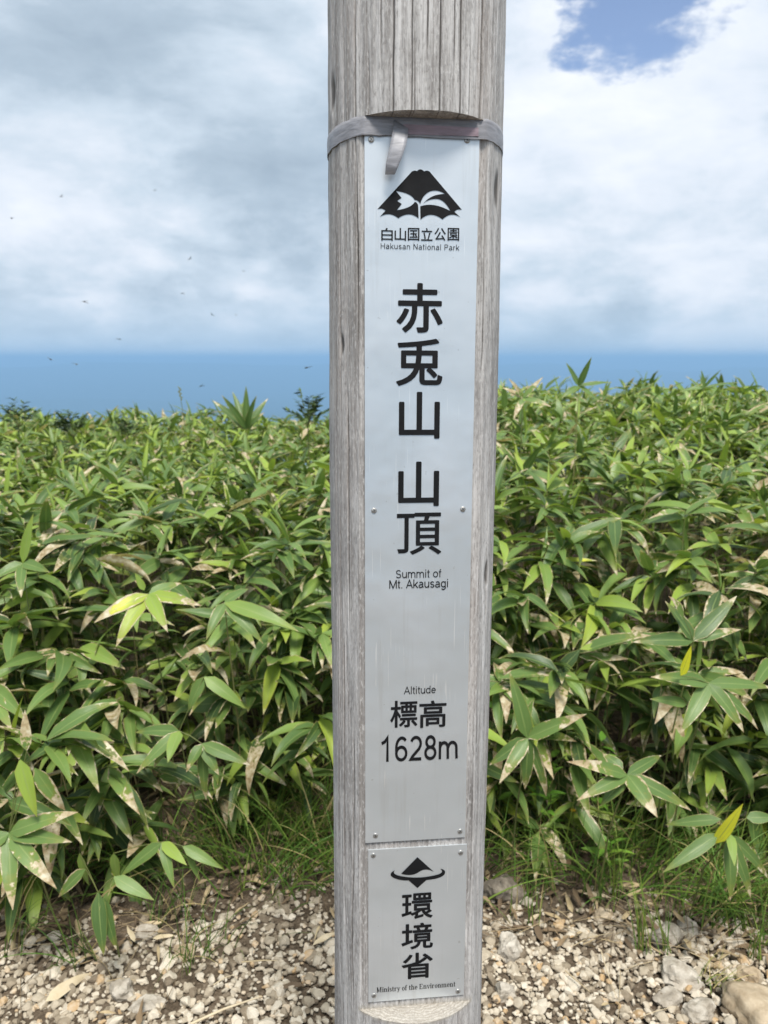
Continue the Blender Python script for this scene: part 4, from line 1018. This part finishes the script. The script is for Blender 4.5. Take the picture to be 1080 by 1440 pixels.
def gravel_density(x, y):
    lim = 1.80 + 0.06 * mnoise.noise((x * 2, 0, 5)) + 0.12 * math.exp(-((x + 0.26) / .22) ** 2) - 0.10 * max(0, -x - .45) + 0.05 * math.exp(-((x - .45) / .3) ** 2)
    d = 1.0 if y < lim else max(0.0, 1 - (y - lim) / 0.2) * .4
    return d * (0.6 + 0.5 * min(1, max(0, 0.62 + 1.2 * mnoise.noise((x * 3.1, y * 3.1, 2)))))
def add_stones(x0, x1, y0, y1, dens, r0, r1):
    for _ in range(int((x1 - x0) * (y1 - y0) * dens)):
        x, y = random.uniform(x0, x1), random.uniform(y0, y1)
        if random.random() > gravel_density(x, y): continue
        if (x - base_p.x) ** 2 + (y - base_p.y) ** 2 < .011: continue
        r = min(r1, r0 * math.exp(abs(random.gauss(0, .55))))
        stones.append((x, y, r))
add_stones(-1.35, 1.5, 1.25, 2.25, 7600, .0048, .020)
add_stones(-2.3, 2.5, 0.2, 1.25, 900, .006, .02)
add_stones(-2.3, -1.35, 1.25, 2.1, 1200, .006, .018); add_stones(1.5, 2.5, 1.25, 2.1, 1200, .006, .018)
stones.sort(key=lambda s: -s[2] / math.hypot(s[1], 1.5) * (1 if (lambda q: -5 < q[0] < 1085 and q[1] < 1445 and not (475 < q[0] < 675))(proj((s[0], s[1], 0))) else .01))
def stone_tint():
    r = random.random()
    return random.uniform(.0, .25) if r < .16 else (random.uniform(.9, 1.0) if r < .23 else min(.85, max(.2, random.gauss(.57, .18))))
SM = []; SL = []
for i in range(42):
    tn = stone_tint(); SM.append(mesh_np('stone', ST_S[i % 14], ICO2[1], M['stone'], True, tint=tn))
    k = 'dark brownish' if tn < .26 else 'ochre' if tn > .88 else 'whitish' if tn > .58 else 'tan'
    SL.append(('small %s stone lying loose in the gravel round the post' % k, '%s stones in the gravel' % k))
GV = []; GF = []; GT = []; go = 0
for i, (x, y, r) in enumerate(stones):
    sc = (r * random.uniform(.85, 1.25), r * random.uniform(.75, 1.0), r * random.uniform(.5, .8)); rot = Quaternion((random.gauss(0, .25), random.gauss(0, .25), 1), random.uniform(0, 6.28))
    zc = -.016 + sc[2] * random.uniform(.3, .75) + .004
    if i < 300:
        o = link('stone', SM[i % 42]); o.location = (x, y, zc); o.rotation_mode = 'QUATERNION'; o.rotation_quaternion = rot; o.scale = sc
        tag(o, SL[i % 42][0], 'stone', SL[i % 42][1])
    else:
        b, f = (random.choice(ST_S), ICO2[1]) if r > .0062 else (random.choice(ST_T), ICO1[1])
        V = (b * np.array(sc)) @ np.array(rot.to_matrix()).T + np.array([x, y, zc]); GV.append(V); GF.append(f + go); go += len(V); GT.append(np.full(len(V), stone_tint()))
o = link('gravel', mesh_np('gravel', np.concatenate(GV), np.concatenate(GF), M['stone'], True, tint=np.concatenate(GT))); tag(o, 'pale tan gravel covering the ground round the signpost', 'gravel', kind='stuff')
def big_rock(label, px, py, size, mat, tint, seed, name='rock', sink=.35, fine=.11, rz=0.0):
    p = on_ground(px, py); V = rock_shape(ICO4, seed, .34, 9, fine) * np.array(size)
    c, s = math.cos(rz), math.sin(rz); V = V @ np.array([[c, -s, 0], [s, c, 0], [0, 0, 1]]).T
    o = link(name, mesh_np(name, V, ICO4[1], M[mat], True, tint=tint)); o.location = (p.x, p.y, size[2] * (1 - 2 * sink) * .6 - .012); tag(o, label, 'stone')
big_rock('big flat tan boulder half buried at the gravel edge', 1098, 1432, (.105, .105, .06), 'boulder', .5, 3, 'boulder', .3, .15)
big_rock('whitish grey rock with flat top beside the tan boulder', 957, 1372, (.058, .042, .04), 'rock', .50, 12, rz=-.3)
big_rock('small brownish grey stone leaning on the whitish rock', 937, 1400, (.038, .026, .024), 'rock', .35, 21, rz=.2)
big_rock('crumbly grey stone in the gravel by the tan boulder', 985, 1422, (.045, .036, .028), 'rock', .45, 33)
big_rock('pale stone with rusty stain at the grass edge', 938, 1316, (.052, .036, .032), 'rock', .46, 41, rz=.3)
big_rock('rounded grey stone next to the rusty stained one', 968, 1302, (.028, .03, .026), 'rock', .5, 52)
big_rock('upright whitish stone standing just beside the post', 715, 1336, (.036, .032, .044), 'rock', .54, 61, sink=.2)
big_rock('dark grey stone shaded by grass near the post', 706, 1256, (.06, .045, .05), 'rock', .12, 72, sink=.2)
big_rock('pale stone at the very edge of the gravel beside the post', 712, 1392, (.034, .028, .024), 'rock', .48, 77)
big_rock('round pale stone among grass under the hanging leaves', 171, 1391, (.034, .03, .03), 'rock', .46, 81)
big_rock('grey stone half hidden behind grass blades', 205, 1310, (.034, .026, .024), 'rock', .45, 91)
big_rock('pinkish tan stone on the gravel behind thin grass', 262, 1335, (.030, .026, .026), 'boulder', .55, 95)
big_rock('pale flat stone beside the round one on the gravel', 206, 1410, (.042, .026, .018), 'rock', .5, 99, rz=.4)
big_rock('mossy tan stone in the litter below the boulder grass', 1055, 1370, (.036, .03, .026), 'boulder', .5, 104)
big_rock('small yellowish stone at the back of the gravel', 848, 1282, (.03, .022, .02), 'boulder', .6, 108)

# ---------------------------------------------------------------- grass tufts, litter, twigs
def tuft(px, py, n, l0, l1, lean=(0, 0), spread=.5, wid=.0022, label='', group=None, tint=(.2, .75), rad=.03):
    p = on_ground(px, py, -.01); V = []; Fs = []; T = []; o = 0; UV = []
    for q in range(n):
        b = Vector((random.gauss(0, rad), random.gauss(0, rad), 0)); a = random.uniform(0, 6.28); L = random.uniform(l0, l1)
        d = Vector((math.cos(a) * spread * random.random() + lean[0], math.sin(a) * spread * random.random() + lean[1], 1)).normalized()
        drop = random.uniform(.3, 1.3); side = d.cross(Vector((random.gauss(0, 1), random.gauss(0, 1), .2))).normalized(); ti = random.uniform(*tint) if random.random() > .1 else 1.0
        pos = b.copy(); S = 6
        for k in range(S + 1):
            t = k / S; wv = wid * (1 - t ** 2) * .5 + .0001
            V.append(pos + side * wv); V.append(pos - side * wv); T += [ti, ti]
            hd = Vector((d.x, d.y, 0)); dd = (d + (hd * 1.2 - Vector((0, 0, 1))) * (t * drop * .75)).normalized(); pos = pos + dd * (L / S)
            if pos.z < .004: pos.z = .004
        for k in range(S): Fs.append((o + 2 * k, o + 2 * k + 1, o + 2 * k + 3, o + 2 * k + 2))
        o += 2 * (S + 1)
    ob = link('grass_tuft', mesh_np('grass_tuft', [tuple(v) for v in V], Fs, M['grass'], True, tint=np.array(T))); ob.location = p; tag(ob, label, 'grass', group)
random.seed(21)
GL_ = 'thin dark green grass tuft in the shade at the foot of the thicket'; GG = 'shaded grass tufts at the foot of the thicket'
for px, py, n in ((330, 1185, 40), (365, 1170, 55), (400, 1190, 70), (430, 1200, 60), (455, 1180, 60), (440, 1140, 60), (385, 1130, 50), (350, 1120, 30), (300, 1160, 35), (465, 1230, 40), (340, 1225, 45), (385, 1235, 50), (425, 1235, 50), (300, 1220, 35), (250, 1200, 30), (200, 1210, 30), (150, 1220, 30), (100, 1235, 30), (50, 1250, 30)):
    tuft(px, py, n, .14, .36, (random.uniform(-.25, .4), -.3), .8, .0042, GL_, GG, (.25, .8), .055)
for px, py, n in ((700, 1190, 35), (735, 1200, 35), (780, 1190, 30), (830, 1200, 45), (885, 1200, 50), (930, 1190, 50), (975, 1210, 50), (1015, 1220, 60), (1050, 1240, 60), (1078, 1270, 50), (690, 1150, 40), (990, 1160, 45), (900, 1150, 40), (860, 1160, 40), (700, 1235, 30), (745, 1240, 25), (910, 1250, 45), (955, 1265, 55), (1000, 1275, 60), (1040, 1290, 60), (1075, 1310, 50), (840, 1240, 35), (800, 1225, 30)):
    tuft(px, py, n, .14, .36, (random.uniform(-.3, .5), -.25), .8, .0042, GL_, GG, (.25, .8), .055)
tuft(905, 1340, 16, .16, .30, (-.12, -.02), .25, .0032, 'upright bright grass tuft growing from the gravel beside the rusty stained stone', None, (.5, .85), .012)
tuft(935, 1340, 10, .14, .26, (-.2, -.05), .3, .003, 'small leaning grass tuft just behind the whitish rock', None, (.4, .8), .012)
tuft(1000, 1385, 30, .04, .09, (.3, -.1), .8, .002, 'short pale grass tuft squeezed between the rocks', None, (.5, .95), .02)
tuft(1060, 1345, 12, .12, .22, (-.05, -.05), .3, .003, 'thin grass tuft behind the tan boulder', None, (.4, .8), .015)
tuft(258, 1352, 26, .12, .34, (.12, -.35), .5, .0028, 'loose grass tuft spreading forward over the gravel', None, (.35, .8), .03)
tuft(300, 1330, 24, .12, .30, (.25, -.3), .6, .0026, 'fine grass tuft trailing over pale gravel between stone and post', None, (.3, .7), .03)
tuft(110, 1350, 24, .12, .28, (-.1, -.35), .6, .003, 'grass tuft under the hanging dark leaves', None, (.3, .7), .03)
tuft(235, 1290, 20, .12, .28, (.1, -.2), .5, .0028, 'thin grass tuft beside the low fresh bamboo grass', None, (.3, .7), .03)
tuft(20, 1330, 18, .14, .28, (.2, -.2), .6, .003, 'grass tuft below the large tan-edged leaves', None, (.3, .7), .03)
tuft(745, 1290, 14, .10, .26, (0, -.1), .3, .0026, 'sparse grass tuft near the upright whitish stone', None, (.4, .8), .02)
tuft(770, 1250, 18, .14, .30, (0, -.1), .3, .0028, 'straight grass tuft growing in the brown litter', None, (.4, .8), .02)
tuft(850, 1270, 18, .14, .30, (.05, -.1), .25, .0030, 'grass tuft at the back of the gravel by the yellowish stone', None, (.4, .8), .02)

DRY = [leaf_arrays(random.uniform(.16, .24), random.uniform(-.6, .6), random.uniform(-1.2, 1.2), random.uniform(-.4, .6), .1, i, curl=random.uniform(-.4, .6)) for i in range(8)]
DRYM = [mesh_np('fallen_leaf', s[0], LEAF_F, M['litter'], True, s[1], tint=random.uniform(.5, .95)) for s in DRY]
FL = 'dry curled tan leaf fallen on the gravel'
def fallen(px, py, L, rz, label=FL, group='dry leaves fallen on the gravel', z=.012, q=None):
    p = on_ground(px, py); o = link('fallen_leaf', DRYM[random.randrange(8) if q is None else q]); o.location = (p.x, p.y, z); o.rotation_euler = (random.gauss(0, .25), random.gauss(0, .12), rz); o.scale = (L, L, L); tag(o, label, 'leaf', group)
fallen(440, 1338, .085, .75, 'broad straw coloured dry leaf leaning on the gravel beside the post', None, .018)
fallen(65, 1415, .13, 1.0, 'long pale strip of dead leaf lying on the gravel below grass', None, .014)
for px, py, L, rz in ((730, 1260, .07, 1.1), (745, 1300, .05, .7), (350, 1240, .07, -.3), (190, 1330, .07, 2.2), (215, 1325, .06, .4), (400, 1235, .05, 1.7), (820, 1262, .08, -.2), (790, 1230, .09, 2.6), (710, 1215, .08, .2), (755, 1175, .08, -.6),
                      (770, 1195, .07, .9), (880, 1265, .07, .3), (1010, 1340, .06, -.5), (300, 1250, .07, .3), (240, 1300, .06, 1.2), (40, 1310, .09, .1), (90, 1300, .08, 1.9), (330, 1290, .05, .6), (140, 1430, .04, .2), (845, 1420, .05, .3)):
    fallen(px, py, L, rz)
TW = 'thin dry twig lying across the gravel'
def twig(px0, py0, px1, py1, r, label=TW, group='dry twigs and straws on the gravel', z=.014, tint=.6):
    a = on_ground(px0, py0, z); b = on_ground(px1, py1, z); c = a.lerp(b, .5) + Vector((random.gauss(0, .006), random.gauss(0, .006), .004))
    v, f = tube_np([a - a, c - a, b - a], [r, r * .9, r * .5], 5); o = link('twig', mesh_np('twig', v, f, M['litter'], True, tint=tint)); o.location = a; tag(o, label, 'twig', group)
twig(268, 1440, 368, 1401, .0034, 'pale bare stick lying on the gravel beside the post', None, .016, .95)
twig(340, 1353, 390, 1351, .0018, 'short yellow straw on the gravel behind the stick', None, .016, .8)
for q in ((845, 1336, 868, 1405), (806, 1330, 860, 1312), (820, 1328, 872, 1327), (968, 1338, 1015, 1362), (1000, 1372, 1020, 1360), (730, 1312, 770, 1295), (795, 1365, 830, 1395), (900, 1430, 950, 1415), (1020, 1322, 1080, 1324), (690, 1310, 760, 1300),
          (80, 1325, 150, 1300), (20, 1345, 60, 1290), (150, 1380, 190, 1378), (100, 1300, 130, 1345), (300, 1385, 330, 1370)):
    twig(*q, random.uniform(.0009, .0017), tint=random.uniform(.5, 1))
# litter nobody could count, under the thicket
V_ = []; F_ = []; T_ = []; o_ = 0
for _ in range(6500):
    x = random.uniform(-2.2, 2.4); y = random.uniform(1.72, 3.0) if random.random() < .85 else random.uniform(1.3, 1.9)
    d = y - (front(x) - .42)
    if d < 0 and random.random() < min(.97, -d * 5 + .5): continue
    if random.random() < .55:
        s = random.choice(DRY); L = random.uniform(.02, .085); A = np.array(leaf_matrix(Vector((x, y, random.uniform(-.004, .02))), random.uniform(0, 6.28), random.gauss(0, .15), random.gauss(0, .5), L)); v = s[0] @ A[:3, :3].T + A[:3, 3]; f = LEAF_F
    else:
        a = random.uniform(0, 6.28); L = random.uniform(.04, .2); p = Vector((x, y, random.uniform(-.002, .02))); v, f = tube_np([p, p + Vector((math.cos(a) * L / 2, math.sin(a) * L / 2, random.gauss(.006, .008))), p + Vector((math.cos(a) * L, math.sin(a) * L, random.gauss(0, .008)))], [.0011, .001, .0005], 3)
    V_.append(v); F_.append(f + o_); o_ += len(v); T_.append(np.full(len(v), random.uniform(.05, .8)))
o = link('leaf_litter', mesh_np('leaf_litter', np.concatenate(V_), np.concatenate(F_), M['litter'], True, tint=np.concatenate(T_))); tag(o, 'brown litter of dead leaves and straws under the bamboo grass', 'litter', kind='stuff')

# ---------------------------------------------------------------- dragonflies in the air over the thicket
def dragonfly(px, py, y, size, rz, roll):
    root = empty('dragonfly', at(px, py, y)); tag(root, 'tiny dark dragonfly hovering in the air above the bamboo grass', 'dragonfly', 'dragonflies over the thicket')
    root.rotation_euler = (roll, random.gauss(0, .2), rz); s = size
    v, f = tube_np([(-.62 * s, 0, 0), (-.3 * s, 0, .01 * s), (0, 0, .02 * s), (.12 * s, 0, .03 * s), (.24 * s, 0, .03 * s), (.3 * s, 0, .02 * s)], [.012 * s, .02 * s, .028 * s, .065 * s, .06 * s, .03 * s], 7); link('body', mesh_np('body', v, f, M['insect'], True), root)
    v = ICO2[0] * np.array([.045, .07, .05]) * s + np.array([.34 * s, 0, .025 * s]); link('head', mesh_np('head', v, ICO2[1], M['insect'], True), root)
    for sx in (.06, .2):
        for sd in (-1, 1):
            a, uv = leaf_arrays(.24, .1, 0, .02, 0, 1); ang = sd * (math.pi / 2 + (.25 if sx < .1 else -.12)); c, sn = math.cos(ang), math.sin(ang); a = a * (.52 * s)
            v = np.stack([a[:, 0] * c - a[:, 1] * sn + sx * s, a[:, 0] * sn + a[:, 1] * c, a[:, 2] + .05 * s + a[:, 0] * .12], 1); link('wing', mesh_np('wing', v, LEAF_F, M['wing'], True), root)
for px, py, y, s in ((16, 307, 5.5, .055), (86, 276, 12, .055), (218, 268, 12, .055), (267, 364, 9, .055), (342, 381, 9, .055), (257, 413, 8, .055), (120, 425, 6, .06), (299, 443, 9, .055), (332, 443, 14, .055), (167, 477, 8, .055), (70, 505, 6, .06), (106, 512, 9, .055), (433, 517, 5.5, .055), (284, 543, 7, .05)):
    dragonfly(px, py, y * 0.8, s * 1.1, random.uniform(0, 6.28), random.gauss(0, .35))

# ---------------------------------------------------------------- air: haze that turns the far valleys blue
def haze():
    x0, x1, z0, z1 = -43000, 43000, -1600, 120
    V = [(a, b, c) for c in (z0, z1) for a, b in ((x0, x0), (x1, x0), (x1, x1), (x0, x1))]
    Fs = [(3, 2, 1, 0), (4, 5, 6, 7), (0, 1, 5, 4), (1, 2, 6, 5), (2, 3, 7, 6), (3, 0, 4, 7)]
    m = bpy.data.materials.new('haze_air'); m.use_nodes = True; t = NT(m.node_tree); t.n.remove(t.n['Principled BSDF'])
    pv = t.node('ShaderNodeVolumePrincipled'); pv.inputs['Color'].default_value = (0.36, 0.62, 0.93, 1); pv.inputs['Density'].default_value = 0.00012; pv.inputs['Anisotropy'].default_value = 0.0
    t.l.new(pv.outputs[0], t.n['Material Output'].inputs['Volume'])
    o = link('haze', mesh_np('haze', V, Fs, m, False)); tag(o, 'pale blue haze filling the far valleys', 'haze', kind='stuff')
haze()
scene.cycles.max_bounces = 8
